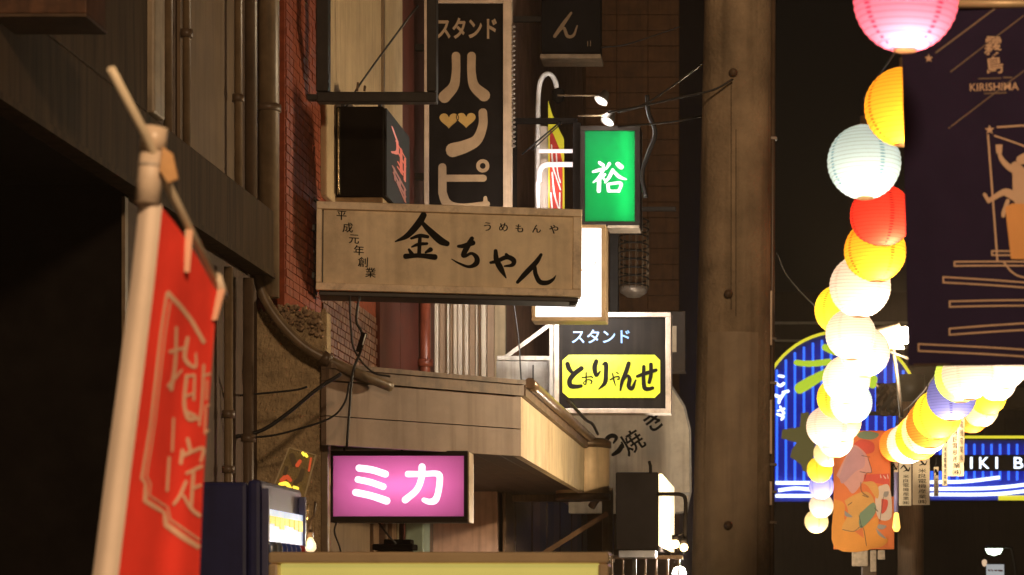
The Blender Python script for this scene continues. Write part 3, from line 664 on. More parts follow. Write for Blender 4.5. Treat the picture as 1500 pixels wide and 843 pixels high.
mb = MB(); mb.tube([t.px(733, 527, .06), t.px(808, 472, .06)], .022, 4, smooth=False); t.rect(mb, 727, 521, 805, 527.5, .03, .09, .004); t.rect(mb, 804, 470, 811, 590, .03, .09, .004); mb.build('wall_truss', greym, t)
t = Thing('grey_junction_cabinet', 'grey streaked metal cabinet under the truss left of the black and yellow sign', 'cabinet', 770, 600, 18.9)
mb = MB(); t.rect(mb, 727, 529, 808, 640, 0, .35, .006); mb.build('case', greym, t)
mb = MB(); t.rect(mb, 780, 535, 782, 600, -.006, -.001); mb.build('joint_strip', darksteel, t)
mb = MB(); mb.lathe([(.0, .09), (.05, .07), (.085, 0), (.06, -.05), (0, -.07)], 14, t.px(793, 590, -.11)); mb.build('lamp_globe', mat('milky_globe', (.6, .56, .5), .3), t)
t = Thing('side_sign_box', 'dark edge-on box sign right of the black and yellow sign', 'sign', 992, 545, 20)
mb = MB(); t.rect(mb, 980, 456, 1004, 544, .0, .25, .006); mb.build('case', mat('case_dark_brown', (.022, .015, .011), .55, var=.3, spec=.15), t)
mb = MB(); t.rect(mb, 983, 478, 991, 516, -.006, -.001); mb.build('pale_label', mat('pale_label', (.3, .23, .15), .5), t)

# tako-yaki sign
t = Thing('rounded_white_sign', 'big white sign with a rounded corner and tilted black lettering', 'sign', 925, 750, 23.5)
pts = [(833, 752), (833, 556), (955, 552), (985, 568), (1003, 596), (1011, 630), (1012, 720), (1006, 750), (990, 752)]
mb = MB(); mb.prism([t.px(x, y, 0) for x, y in pts], (0, .2, 0)); mb.build('panel', mat('dirty_white_board', (.74, .63, .46), .5, var=.1, scale=4, streak=.35, dirt=(.3, .2, .1), blotch=True), t)
mb = MB(); mb.tube([t.px(x, y, -.005) for x, y in pts[2:]], .012, 6); mb.build('edge_trim', greym, t)
mb = MB(); ZK = (3.01, 760, 420)
brush(mb, [[(378,690,20),(395,665,20),(415,658,20),(430,668,16),(418,690,8)],[(415,742,14),(440,725,22),(455,702,20)]], t.px, -.004, tf=ZK)
text(mb, '焼', 926, 648, t.px, -.004, size=34, bold=.014, rot=33); text(mb, 'き', 957, 617, t.px, -.005, size=32, bold=.022, rot=38)
mb.build('lettering', ink, t)
mb = MB(); t.rect(mb, 962, 722, 1010, 726, -.03, .2, .003); mb.build('lower_rail', greym, t)

# dark box with glowing street side
t = Thing('black_box_lightbox', 'black box sign whose street side glows, under the rounded white sign', 'sign', 935, 806, 19.0)
mb = MB(); t.rect(mb, 902, 692, 964, 806, 0, 2.15, .01); mb.build('case', black, t)
xs2 = t.px(964.5, 0).x
mb = MB(); mb.box(xs2, xs2+.03, .03, 2.2, t.px(0, 800).z, t.px(0, 694).z, .004); mb.build('glowing_side', lit('warm_backlit', (1, .8, .45), 2.6, var=.4, scale=5), t)
mb = MB(); mb.tube([t.px(953, 693, .0), t.px(953, 683, -.02), t.px(951, 676, -.02)], .012, 8); mb.build('hook', black, t)
mb = MB(); t.rect(mb, 906, 806.3, 960, 817, .02, .3, .004); mb.build('foot_bar', mat('bluegrey_metal', (.2, .2, .22), .4, .4), t)
mb = MB(); t.rect(mb, 925, 817.5, 931, 1100, .1, .16); mb.build('support', darksteel, t)

t = Thing('bracket_lamp', 'bent black lamp arm with warm bulbs beside the concrete pole', 'lamp', 995, 800, 17.6)
mb = MB(); mb.tube([t.px(*p) for p in spline([(962, 724, 0), (985, 724, 0), (998, 725, 0), (1004, 732, 0), (1004, 760, 0), (1004, 790, 0)], 4)], .014, 8); mb.build('arm', black, t)
for x, y, r in ((1002, 802, .032), (989, 797, .034)):
    mb = MB(); mb.lathe([(.0, r), (r*.7, r*.7), (r, 0), (r*.7, -r*.7), (0, -r)], 14, t.px(x, y, 0)); mb.build('bulb', bulbm, t)
    mb = MB(); mb.tube([t.px(x, y-13, 0), t.px(x, y-6, 0)], .025, 8); mb.build('socket', black, t)
lamp('lamp_light', t.px(996, 815, -.05), 30, (1, .72, .38), .06, t)
mb = MB(); mb.tube([t.px(988, 786, 0), t.px(1004, 780, 0)], .008, 6); mb.build('cross_arm', black, t)
t = Thing('white_globe_lamp', 'round white lamp glowing at the foot of the pole edge', 'lamp', 995, 840, 19.6)
mb = MB(); r = .06; mb.lathe([(0, r), (r*.7, r*.7), (r, 0), (r*.7, -r*.7), (0, -r)], 18); mb.build('globe', lit('white_globe', (1, .95, .9), 6), t)
lamp('lamp_light', (.02, -.02, .13), 130, (1, .9, .76), .05, t)
mb = MB(); mb.tube([(0, 0, -.08), (0, 0, -1.9)], .02, 8); mb.build('stem', black, t)
t = Thing('wire_crate_rack', 'brown slatted rack under the black box sign', 'rack', 940, 843, 19.4)
t.o.location.z = .12
mb = MB(); zt_ = zat(814, 19.4) - .12
for i in range(7): mb.box(-.25+i*.09, -.235+i*.09, 0, .02, 0, zt_)
for o_ in [mb.build('upright', woodm, t)]: pass
for k in range(8): MB().box(-.27, .33, -.02, -.002, zt_-.03-k*.17, zt_-.0-k*.17, .003).build('slat', woodm, t)

# pink lightbox under the awning
t = Thing('pink_lightbox', 'glowing pink lightbox with two white katakana under the awning', 'sign', 585, 766, 14.7)
mb = MB(); frame_rect(t, mb, 480, 661, 686, 765, 8, 7, 6, 8, -.02, .24, .004); mb.build('case', mat('case_dark_brown', (.022, .015, .011), .55, var=.3, spec=.15), t)
mb = MB(); t.rect(mb, 480, 661, 686, 765, .242, .26); mb.build('back_board', white, t)
mb = MB(); t.rect(mb, 686.3, 663, 688.5, 766, -.035, .16, .002); mb.build('edge_strip', mat('edge_strip_paint', (.5, .38, .25), .4, var=.2, scale=9), t)
mb = MB(); t.rect(mb, 488, 668, 680, 757, .0, .006); mb.build('panel', translucent('pink_acrylic', (.80, .40, .62), 0, .1), t)
mb = MB(); ZM = (2.273, 380, 540)
brush(mb, [[(332,332,24),(375,338,24),(420,352,24)],[(328,370,22),(370,379,22),(413,394,22)],[(321,413,24),(372,424,24),(424,441,26)],[(495,352,22),(545,352,20),(585,350,20),(600,357,22),(600,385,22),(594,420,22),(584,440,24),(565,444,20),(548,438,16)],[(542,328,24),(540,365,22),(524,405,22),(486,438,24)]], t.px, -.004, tf=ZM, ws=.95)
mb.build('lettering', lit('white_backlit2', (1, .97, 1), 1.5), t)
for x in (540, 562, 585, 608, 630): lamp('tube_light', t.px(x, 711, .075), 2.5, (1, .82, .96), .03, t)
for x in (512, 662): lamp('tube_light', t.px(x, 711, .16), 1.4, (1, .75, .9), .03, t)
for x in (500, 585, 660): MB().tube([t.px(x, 661, .1), t.px(x, 640, .1)], .008, 6).build('hanger', darksteel, t)

# big lightbox at the bottom with a polished frame
t = Thing('yellow_lightbox', 'wide pale yellow lightbox with a polished brassy frame at the bottom', 'sign', 645, 843, 10.0)
t.o.location.z = .12
t.cy = VY - (.12 - CZ) / t.k
mb = MB()
frame_rect(t, mb, 396, 809, 893, 1010, 15, 17, 16, 17, -.05, .12, .012)
mb.build('frame', steel, t)
mb = MB(); t.rect(mb, 411.5, 826.5, 876.5, 992.5, .0, .1); mb.build('panel', lit('pale_yellow_backlit', (.50, .41, .10), .95, var=.12, scale=1.5), t)
mb = MB(); t.rect(mb, 470, 1010, 490, 1413, 0, .06, .004); t.rect(mb, 800, 1010, 820, 1413, 0, .06, .004); 
mb.build('leg', darksteel, t)
# cables
def cable(label, pts, D, r=.008, name='cable'):
    c = Thing(name, label, 'cable', pts[0][0], pts[0][1], D)
    mb = MB(); mb.tube([c.px(p[0], p[1], (p[2] if len(p) > 2 else 0)) for p in spline([q if len(q) > 2 else (q[0], q[1], 0) for q in pts], 6)], r, 6); mb.build('cable_run', cablem, c)
cable('thick black cable sagging from the stucco pier to the wall hook above the awning', [(300, 645), (345, 640), (385, 630), (425, 603), (465, 570), (500, 548)], 13.6, .011)
cable('thin black cable crossing the stucco pier higher up', [(300, 585), (370, 578), (430, 572), (450, 567)], 13.7, .006)
cable('faint thin cable drooping low across the stucco pier', [(305, 640), (385, 640), (440, 628), (485, 612), (505, 590), (512, 560)], 13.65, .006)
cable('taut diagonal wire in front of the open frame and pale wall', [(612, 8), (530, 120), (490, 185), (440, 250), (402, 305)], 15.6, .007)
cable('pair of hanging wires with a black plug over the mosaic tiles', [(526, 434), (522, 470), (530, 488), (528, 515), (517, 545), (512, 600), (508, 655)], 13.9, .008)
cable('loose wire swinging right over the mosaic tiles', [(512, 434), (514, 480), (520, 515), (545, 545), (572, 552)], 13.95, .006)
cable('thin wire hanging over the grey cabinet beside the truss', [(752, 440), (760, 500), (764, 560), (772, 566)], 18.4, .006)
cable('fine wire from the top of the concrete pole hook toward the left buildings', [(1074, 116), (1045, 132), (1000, 142), (930, 158), (890, 165)], 11.3, .005)
cable('second wire fanning left from the concrete pole under the first', [(1030, 92), (980, 130), (940, 155), (905, 165)], 11.9, .005)
cable('lowest of the wires between the pole and the brown building', [(1030, 170), (990, 178), (940, 183), (905, 186)], 12.0, .005)
cable('dark cable bundle drooping beside the green lightbox', [(948, 140), (950, 165), (960, 195), (950, 225), (941, 255), (946, 290)], 18.8, .018)
cable('long sagging wire high between the concrete pole and the far buildings', [(1000, 38), (960, 52), (915, 66), (880, 70)], 21, .006)
cable('thin loose wire hanging in the dark right of the concrete pole', [(1138, 370), (1150, 400), (1170, 425), (1195, 450)], 16, .005)
cable('short wire ends below the pink lightbox', [(555, 766), (565, 780), (580, 797)], 14.9, .007)
cable('black cord hanging at the left edge of the pink lightbox', [(493, 765), (490, 780), (497, 800), (500, 812)], 14.6, .006)
t = Thing('wire_plug', 'small black plug box hanging on wires over the mosaic tiles', 'plug', 530, 510, 13.85)
mb = MB(); mb.tube([t.px(534, 488), t.px(525, 516)], .02, 4, smooth=False); mb.build('body', black, t)
mb = MB(); mb.tube([t.px(536.5, 490, -.018), t.px(532, 506, -.018)], .004, 5); mb.build('clip', white, t)

# coiled net basket by the brown building
t = Thing('wire_basket', 'caged round vent basket on the wall below the green lightbox', 'vent', 930, 430, 22)
mb = MB()
for i in range(9):
    z = 325 + i*12; mb.tube([t.px(928+22*math.cos(a), z+8*math.sin(a)*.3, .14*math.sin(a)) for a in [2*math.pi*k/18 for k in range(19)]], .008, 5)
mb.build('ring', darksteel, t)
mb = MB()
for k in range(14):
    a = 2*math.pi*k/14; mb.tube([t.px(928+22*math.cos(a), 322, .14*math.sin(a)), t.px(928+22*math.cos(a), 424, .14*math.sin(a))], .005, 5)
mb.build('wire', pipem, t)
mb = MB(); mb.lathe([(.13, .03), (.12, -.02), (.06, -.06), (0, -.07)], 18, t.px(928, 426)); mb.build('bowl', mat('bowl_metal', (.4, .33, .27), .3, .4), t)
mb = MB(); t.rect(mb, 893, 300, 906, 460, -.03, .06, .004); mb.build('post', darksteel, t)
mb = MB(); t.rect(mb, 906, 303, 990, 309, .0, .05, .003); mb.build('bracket', darksteel, t)

# ------------------------------------------------------------------ vending machine, acrylic sheet, small lamp
t = Thing('vending_machine', 'dark blue vending machine seen from its side, with a lit front', 'vending machine', 345, 843, 11.0)
t.o.location.z = .12; t.cy = VY - (.12 - CZ) / t.k
blue = mat('dark_blue_panel', (.02, .022, .085), .35, var=.25, scale=6, streak=.3)
xl, xr = t.px(295, 0).x - .3, t.px(394, 0).x; H = t.px(0, 706).z
mb = MB(); mb.box(xl, xr-.1, 0, .92, .05, H, .02); mb.build('body', blue, t)
mb = MB(); mb.box(xr-.098, xr-.035, -.01, .93, .05, H+.01, .02); mb.build('door', blue, t)
mb = MB(); mb.box(xr-.033, xr-.002, .0, .03, .1, H-.03, .004); mb.box(xr-.033, xr-.002, .85, .88, .1, H-.03, .004); mb.build('door_edge', mat('blue_edge', (.08, .08, .16), .3, var=.2), t)
zt1 = t.px(0, 745).z
mb = MB(); mb.box(xr-.034, xr-.012, .035, .845, .9, zt1, 0); mb.build('lit_window', lit('vending_glow', (.62, .74, .95), .8, var=.4, scale=9), t)
mb = MB()
for i in range(7): mb.box(xr-.010, xr-.005, .06+i*.11, .15+i*.11, zt1-.075+random.uniform(-.015, .015), zt1-.03)
mb.build('price_label', lit('label_yellow', (.85, .68, .06), .8), t)
can = [mat('can_'+n, c, .3, .3) for n, c in (('grey', (.12, .13, .15)), ('blue', (.05, .08, .3)), ('red', (.4, .03, .03)), ('white', (.7, .7, .72)))]
for rw in range(2):
    for i in range(7):
        q = MB().lathe([(.02, 0), (.03, .01), (.03, .1), (.022, .12)], 10, (xr-.008, .09+i*.11, zt1-.27-rw*.22)).build('drink_can', random.choice(can), t)
mb = MB(); mb.box(xl+.05, xr-.05, .05, .88, 0, .05); mb.build('base', black, t)

t = Thing('acrylic_poster', 'tilted glossy clear poster with painted orange and yellow reflections above the vending machine', 'poster', 425, 735, 12.2)
glass = bpy.data.materials.new('clear_acrylic'); glass.use_nodes = True; g = glass.node_tree.nodes['Principled BSDF']
g.inputs['Base Color'].default_value = (.35, .28, .12, 1); g.inputs['Roughness'].default_value = .08; g.inputs['Alpha'].default_value = .3
mb = MB(); mb.prism([t.px(x, y) for x, y in ((424, 656), (463, 667), (444, 738), (400, 716))], (.0, .012, 0)); mb.build('sheet', glass, t)
mb = MB(); brush(mb, [[(424,656,2),(400,716,2)],[(463,667,2.2),(444,738,2)],[(424,656,1.6),(463,667,1.6)]], t.px, -.006, straight=True); mb.build('edge', mat('acrylic_edge', (.5, .4, .25), .2), t)
for st in ([(411,710,5),(420,709,6),(426,716,5)],[(431,714,4),(436,716,5)],[(444,664,4),(446,667,4)],[(448,666,4),(450,669,4)]): mb = MB(); brush(mb, [st], t.px, -.01); mb.build('painted_yellow_glint', lit('glint_yellow', (1, .72, .06), 1.6), t)  # reflections on the sheet painted as glowing strokes
mb = MB(); brush(mb, [[(413,704,6),(420,699,7),(426,704,5)],[(440,676,5),(436,682,6)],[(456,672,3),(453,690,3)],[(420,724,5),(424,733,6)],[(434,730,6),(437,722,4)]], t.px, -.008); mb.build('red_print', lit('glint_red', (.75, .1, .03), .6), t)  # red patches made to glow like reflections, not plain print
mb = MB(); brush(mb, [[(423,727,4),(424,736,4)],[(430,733,3.5),(432,736,3.5)],[(438,730,3.5),(436,738,3.5)]], t.px, -.012); mb.build('painted_white_glint', lit('glint_white', (1, .85, .65), 1.5), t)  # white reflections painted as glowing strokes
mb = MB(); brush(mb, [[(428,668,8),(432,680,8)],[(444,690,7),(440,702,8)],[(420,686,6),(418,694,6)],[(436,705,7),(432,709,6)]], t.px, -.0075); mb.build('dull_print', mat('dull_print', (.14, .1, .05), .5), t)
mb = MB(); mb.tube([t.px(400, 716, .02), t.px(400, 780, .02)], .008, 6); mb.tube([t.px(444, 738, .02), t.px(446, 800, .02)], .008, 6); mb.build('support', darksteel, t)

t = Thing('small_bulb_lamp', 'small warm bulb on a thin bracket right of the vending machine', 'lamp', 455, 795, 12.6)
mb = MB(); mb.lathe([(0, .045), (.012, .03), (.028, .0), (.03, -.025), (.018, -.04), (0, -.045)], 14, t.px(455, 797)); mb.build('bulb', lit('soft_bulb', (1, .78, .45), 1.2), t)
mb = MB(); mb.tube([t.px(455, 784), t.px(455, 762), t.px(460, 756), t.px(462, 735)], .007, 6); t.rect(mb, 451, 780, 459, 788, -.02, .02, .003); mb.build('bracket', pipedark, t)
mb = MB(); mb.tube([t.px(450, 762), t.px(450, 738)], .01, 8); mb.build('candle_glint', mat('brassy', (.7, .5, .25), .2, .8), t)
lamp('lamp_light', t.px(455, 797, -.06), 1.0, WARM, .02, t)

# ------------------------------------------------------------------ red flag on its pole
t = Thing('nobori_flag', 'red vertical flag with cream lettering on a tilted white pole', 'flag', 195, 843, 5.0)
def lerp_tab(tab, v):
    for (a, x), (b, y) in zip(tab, tab[1:]):
        if v <= b: return x + (y-x)*(v-a)/(b-a)
    return tab[-1][1]
LE = [(150, 244), (305, 236), (420, 224), (560, 207), (700, 189), (843, 172), (1000, 153), (1300, 118)]
RE = [(150, 330), (305, 330), (440, 321), (470, 315), (600, 305), (720, 297), (843, 292), (1000, 288), (1300, 280)]
def fdepth(u, y): return .24*u + .010*math.sin(u*7 + y*.006)*u + .006*math.sin(u*13+1.2)*u
def fflag(x, y, d=0):
    l, r_ = lerp_tab(LE, y), lerp_tab(RE, y); u = (x-l)/(r_-l)
    D = 5.0 + fdepth(max(-.2, min(u, 1.2)), y) + d
    return P(x, y, D) - t.o.location
mb = MB(); bm = mb.bm; NU, NV = 26, 60; G = []
for j in range(NV+1):
    row = []
    for i in range(NU+1):
        u = i/NU; yt = 303 + 132*u - 10*math.sin(u*math.pi); y = yt + (1330-yt)*j/NV
        l, r_ = lerp_tab(LE, y), lerp_tab(RE, y)
        row.append(bm.verts.new(fflag(l + (r_-l)*u, y)))
    G.append(row)
for j in range(NV):
    for i in range(NU):
        f = bm.faces.new((G[j][i], G[j][i+1], G[j+1][i+1], G[j+1][i])); f.smooth = True
clothm = mat('red_cloth', (.90, .05, .028), .8, var=.14, scale=5, bump=.25, bscale=300)
mb.build('cloth', clothm, t)
mb = MB()
pr = mat('cream_print', (.78, .46, .30), .7, var=.1)
ZF = (1.993, 0, 420); dd = -.003
def thick(strokes, **k): brush(mb, strokes, fflag, dd, step=.0003, tf=ZF, ws=.85, **k)
thick([[(487,20,9),(470,130,9),(440,400,9),(414,560,11),(425,575,10),(424,625,18),(480,660,12),(485,695,20),(540,735,20),(583,762,16)]], straight=True)
thick([[(487,15,16),(500,30,16),(525,55,16),(560,100,14),(597,165,14)]], straight=True)
thick([[(497,45,5),(482,140,5),(452,400,5),(428,555,5),(440,575,5),(436,610,6),(490,645,5),(497,680,6),(583,740,6)]], straight=True)
thick([[(515,120,10),(512,220,12),(500,300,14)],[(497,190,12),(535,180,10)],[(492,290,12),(530,245,8)],[(548,150,12),(540,210,14),(570,235,10),(572,195,6)],[(545,260,12),(538,340,12),(550,385,14),(575,385,14)],[(568,265,8),(566,330,9)],[(545,262,10),(568,258,8)],[(542,320,9),(566,312,8)],[(543,365,12),(570,378,12)]])
thick([[(595,230,9),(590,330,9),(582,405,8)],[(592,262,9),(612,255,9)],[(604,275,6),(603,330,6)],[(600,350,6),(598,430,6)],[(600,350,6),(611,345,6)],[(600,425,7),(608,420,7)]])
thick([[(548,445,12),(556,480,12)],[(533,480,14),(528,515,12)],[(530,495,12),(592,472,12),(586,510,9)],[(545,545,10),(588,525,12)],[(565,540,12),(558,640,12)],[(543,570,12),(525,610,12),(508,635,10)],[(560,590,10),(585,580,10)],[(535,610,9),(560,650,13),(582,668,13)]])
thick([[(507,385,8),(503,480,8)],[(494,500,10),(488,595,10)]])
mb.build('lettering', pr, t)
mb = MB(); mb.tube([P(228, 190, 5.0)-t.o.location, P(205, 400, 5.0)-t.o.location, P(152, 843, 5.0)-t.o.location, P(30, 1800, 5.0)-t.o.location], .017, 12); mb.build('pole', mat('white_pole', (.80, .66, .52), .45, var=.08), t)
mb = MB()
ys = [300 + i*40 for i in range(28)]
for (xo0, xo1) in ((0, 0),):
    pl = []; 
    for y in ys:
        l = lerp_tab(LE, y); pw = lerp_tab([(150, 38), (305, 32), (500, 34), (843, 36), (1300, 44)], y)
        pl.append((l - pw, l + 1.5))
    a = [[bm_ for bm_ in ()]]
    V = []
    for y, (xa, xb) in zip(ys, pl):
        V.append([mb.bm.verts.new(P(xa + (xb-xa)*k/6, y, 4.985 - .02*math.sin(math.pi*k/6)) - t.o.location) for k in range(7)])
    for r0, r1 in zip(V, V[1:]):
        for k in range(6):
            f = mb.bm.faces.new((r0[k], r0[k+1], r1[k+1], r1[k])); f.smooth = True
mb.build('sleeve', mat('sleeve_cloth', (.80, .64, .50), .8, var=.08, scale=6, streak=.15, dirt=(.5, .34, .22)), t)
# cap, tape and crossbar
O_ = t.o.location
capm = mat('cap_plastic', (.62, .47, .33), .35, var=.15)
mb = MB(); mb.tube([P(227, 187, 4.98)-O_, P(223.4, 222, 4.98)-O_], .0262, 20); mb.build('pole_cap', capm, t)
mb = MB(); mb.tube([P(223.4, 221, 4.98)-O_, P(216, 299, 4.975)-O_], .0252, 20); mb.build('pole_neck', mat('neck_plastic', (.62, .48, .35), .5, var=.15, scale=20), t)
for ya, yb in ((240, 246), (266, 273)):
    MB().tube([P(221.6-(ya-238)*.09, ya, 4.979)-O_, P(221.6-(yb-238)*.09, yb, 4.979)-O_], .0259, 20).build('tape_band', mat('tape_grey', (.42, .34, .26), .4), t)
mb = MB(); mb.prism([P(238, 215, 4.95)-t.o.location, P(252, 225, 4.96)-t.o.location, P(260, 262, 4.97)-t.o.location, P(246, 268, 4.96)-t.o.location, P(234, 250, 4.95)-t.o.location], (0, .01, 0)); mb.build('tape', mat('tan_tape', (.55, .3, .12), .5, var=.2, scale=20), t)
mb = MB(); mb.tube([P(163, 101, 4.8)-t.o.location, P(212, 196, 4.93)-t.o.location, P(245, 270, 5.02)-t.o.location, P(325, 430, 5.25)-t.o.location], [.0085, .0095, .0095, .0085], 10); mb.build('crossbar', mat('steel_rod', (.8, .66, .46), .25, .15, var=.05), t)
mb = MB(); mb.tube([P(316, 405, 5.22)-t.o.location, P(328, 437, 5.26)-t.o.location], .012, 10); mb.build('rod_end', mat('clear_plastic_tip', (.75, .6, .45), .2), t)
for (xa, ya), (xb, yb), D in (((279, 338), (276, 400), 5.11), ((326, 425), (316, 470), 5.24)):
    mb = MB(); a, b = P(xa, ya, D)-t.o.location, P(xb, yb, D)-t.o.location
    mb.prism([a+Vector((-.008, -.012, 0)), a+Vector((.008, -.012, 0)), b+Vector((.005, -.012, 0)), b+Vector((-.006, -.012, 0))], (0, .004, 0)); mb.build('loop', pr, t)

# ------------------------------------------------------------------ concrete utility pole
t = Thing('utility_pole', 'thick weathered concrete utility pole rising through the middle', 'pole', 1072, 843, 11.5)
t.o.location = (P(1070, 0, 11.5).x, 11.5, .12)
k = 11.5/F
def polex(y): return (1081 + (1070-1081)*y/843 - 1070)*k
def poler(y): return (49 + (57-49)*y/843)*k
zz = lambda y: CZ + (VY-y)*k - .12
mb = MB(); bm = mb.bm; prev = None; n = 40
for y in range(1340, -600, -20):
    yy = min(y, 1345)
    ring = [bm.verts.new((polex(yy) + poler(yy)*math.cos(2*math.pi*i/n), poler(yy)*math.sin(2*math.pi*i/n), zz(yy))) for i in range(n)]
    if prev:
        for i in range(n):
            f = bm.faces.new((prev[i], prev[(i+1) % n], ring[(i+1) % n], ring[i])); f.smooth = True
    prev = ring
mb.build('shaft', concrete, t)
mb = MB()
for xx, ya, yb in ((1072, 130, 486), (1079, 200, 488), (1060, 500, 760)):
    mb.tube([((xx-1070)*k, -math.sqrt(max(0, poler(y)**2-((xx-1070)*k-polex(y))**2))-.0005, zz(y)) for y in range(ya, yb, 30)], .0022, 4)
mb.build('crack', mat('crack_dark', (.05, .035, .02), .9), t)['kind'] = 'stuff'
# thin cover wrapped on the lower half
mb = MB(); bm = mb.bm; prev = None
for y in list(range(1340, 500, -40)) + [492]:
    ring = [bm.verts.new((polex(y) + (poler(y)+.003)*math.cos(R(a)), (poler(y)+.003)*math.sin(R(a)), zz(y))) for a in range(228, 313, 6)]
    if prev:
        for i in range(len(ring)-1):
            f = bm.faces.new((prev[i], prev[i+1], ring[i+1], ring[i])); f.smooth = True
    prev = ring
mb.build('wrapped_sheet', mat('wrap_sheet', (.27, .20, .13), .7, var=.15, scale=9, streak=.45, dirt=(.13, .09, .06)), t)
for x, y in ((1075, 118), (1068, 438), (1068, 772)):
    mb = MB(); mb.lathe([(.022, 0), (.02, .012), (.012, .03), (0, .032)], 12, ((x-1070)*k, -poler(y)-.001, zz(y)), M=Matrix.Rotation(R(90), 3, 'X')); mb.build('bolt', pipedark, t)
mb = MB(); mb.tube([((1129-1070)*k, .06, -.0), ((1131-1070)*k, .06, zz(420)), ((1133-1070)*k, .06, zz(-200))], .013, 8); mb.build('conduit', pipedark, t)
for y in (200, 495, 560, 680, 720, 765): MB().box((1122-1070)*k, (1138-1070)*k, .04, .085, zz(y)-.006, zz(y)+.006).build('conduit_band', pipem, t)
for ya, yb in ((740, 705), (505, 425), (665, 585)): MB().box((1127-1070)*k, (1131-1070)*k, .025, .04, zz(ya), zz(yb), .002).build('pale_tag', mat('tag_pale', (.6, .45, .3), .4), t)

# ------------------------------------------------------------------ paper lanterns
LC = dict(pink=((.90, .16, .30), (.25, .02, .08)), orange=((.95, .42, .03), (.4, .12, .01)), ice=((.56, .75, .88), (.2, .42, .6)), red=((.85, .05, .03), (.25, .01, .01)),
          white=((.86, .77, .73), (.7, .6, .55)), yellow=((.95, .72, .06), (.6, .3, .02)), blue=((.16, .17, .5), (.05, .05, .2)), green=((.62, .85, .16), (.3, .5, .05)),
          deep=((.9, .28, .04), (.4, .08, .01)), cream=((.95, .82, .5), (.7, .45, .15)))
LM = {n: translucent('lantern_paper_'+n, a, .10, .2, lantern=b) for n, (a, b) in LC.items()}
prof = []
NR = 18
for i in range(NR*2+1):
    a = -78 + 156*i/(NR*2)
    rr = .150 + (.0018 if i % 2 else -.0012)
    prof.append((rr*math.cos(R(a)), rr*math.sin(R(a))))
bm_ = MB(); n = 32
rings = [[bm_.bm.verts.new((r*math.cos(2*math.pi*k/n), r*math.sin(2*math.pi*k/n), z)) for k in range(n)] for r, z in prof]
for a, b in zip(rings, rings[1:]):
    for k2 in range(n):
        f = bm_.bm.faces.new((a[k2], a[(k2+1) % n], b[(k2+1) % n], b[k2])); f.smooth = True
shade_me = bm_.mesh('paper_shade', LM['white'])
cap_me = MB().lathe([(.034, .143), (.036, .15), (.03, .152), (.012, .158), (.012, .19), (0, .192)], 14).mesh('cap', pipedark)
ring_me = MB().lathe([(.030, -.150), (.034, -.150), (.034, -.145), (.030, -.145)], 18).mesh('base_ring', translucent('ring_paper', (.8, .6, .4), .1, .3))
cord_me = MB().tube([(0, 0, .19), (.004, 0, .22), (0, 0, .26)], .004, 6).mesh('cord', cablem)
tops = {}
def lantern(px, py, r, col, label, string, power=1.0, tilt=0):
    D = .15*F/r
    o = bpy.data.objects.new('paper_lantern', None); link(o); o.location = P(px, py, D)
    o.rotation_euler = (R(random.uniform(-4, 4)), R(tilt), R(random.uniform(0, 90)))
    tag(o, label, 'lantern', group='paper lanterns strung over the street')
    made = {}
    for nm, me, pa in (('paper_shade', shade_me, None), ('cap', cap_me, None), ('base_ring', ring_me, 'paper_shade'), ('cord', cord_me, 'cap')):
        c = bpy.data.objects.new(nm, me); link(c, made.get(pa, o)); made[nm] = c
        if nm == 'paper_shade':
            c.material_slots[0].link = 'OBJECT'; c.material_slots[0].material = LM[col]
    ph = random.uniform(-.3, .3)
    l = lamp('bulb', (0, 0, 0), 3.4*power*({'ice': .75, 'white': .78, 'pink': 1.15, 'cream': .7, 'orange': 1.4, 'red': 1.4}.get(col, 1))*(.95 if string != 'a' else 1), (1, .80, .55), .022, o)
    l.location = Matrix.Rotation(-o.rotation_euler.z, 3, 'Z') @ Vector((.02+.06*ph, -.035, -.098))
    tops.setdefault(string, []).append(P(px, py, D) + Vector((0, 0, .26)))
    return o
S1 = [(1327,-2,77,'pink','large pink lantern at the top in front of the navy banner',.8),
 (1323,157,57,'orange','orange lantern cut off by the edge of the navy banner, below the pink one',.8),
 (1266,238,54,'ice','pale ice-blue lantern below the orange one',1.0),
 (1291,316,46,'red','bright red lantern under the ice-blue one',.8),
 (1282,368,45.5,'orange','orange lantern half behind the red lantern',.9),
 (1260,420,45,'white','white lantern just under the second orange lantern',1.2),
 (1229,454,36,'yellow','yellow lantern sticking out left of the white ones',1.0),
 (1246,490,37,'white','white lantern beneath the yellow one that sticks out left',1.2),
 (1267,516,36.5,'white','white lantern sticking out right, close to the floodlight',1.2),
 (1240,556,35,'white','pinkish white lantern beside the yellow-green maple leaf neon',1.1),
 (1247,590,31,'ice','whitish lantern with a blue tint below the maple leaf neon',1.2),
 (1227,583,30.5,'yellow','dull yellow lantern peeping out left behind the bluish one',.8),
 (1211,625,30,'white','white lantern bulging left halfway down the string',1.1),
 (1233,618,29,'cream','cream lantern in the thick of the string beside the orange poster top',1.2),
 (1224,644,26.5,'white','white lantern at the top left corner of the orange poster',1.3),
 (1212,664,20.5,'cream','small cream lantern left of the orange poster',1.2),
 (1201,688,19,'yellow','small yellow lantern left of the poster face',1.0),
 (1203,713,18.5,'blue','small violet-tinted lantern near the string end',2.6),
 (1203,741,18,'white','small washed-out whitish lantern second from the string end',1.2),
 (1196,764,17.5,'cream','last and lowest small lantern of the left string',1.3)]
for px, py, r, c, lb, pw in S1: lantern(px, py, r, c, lb, 'a', pw)
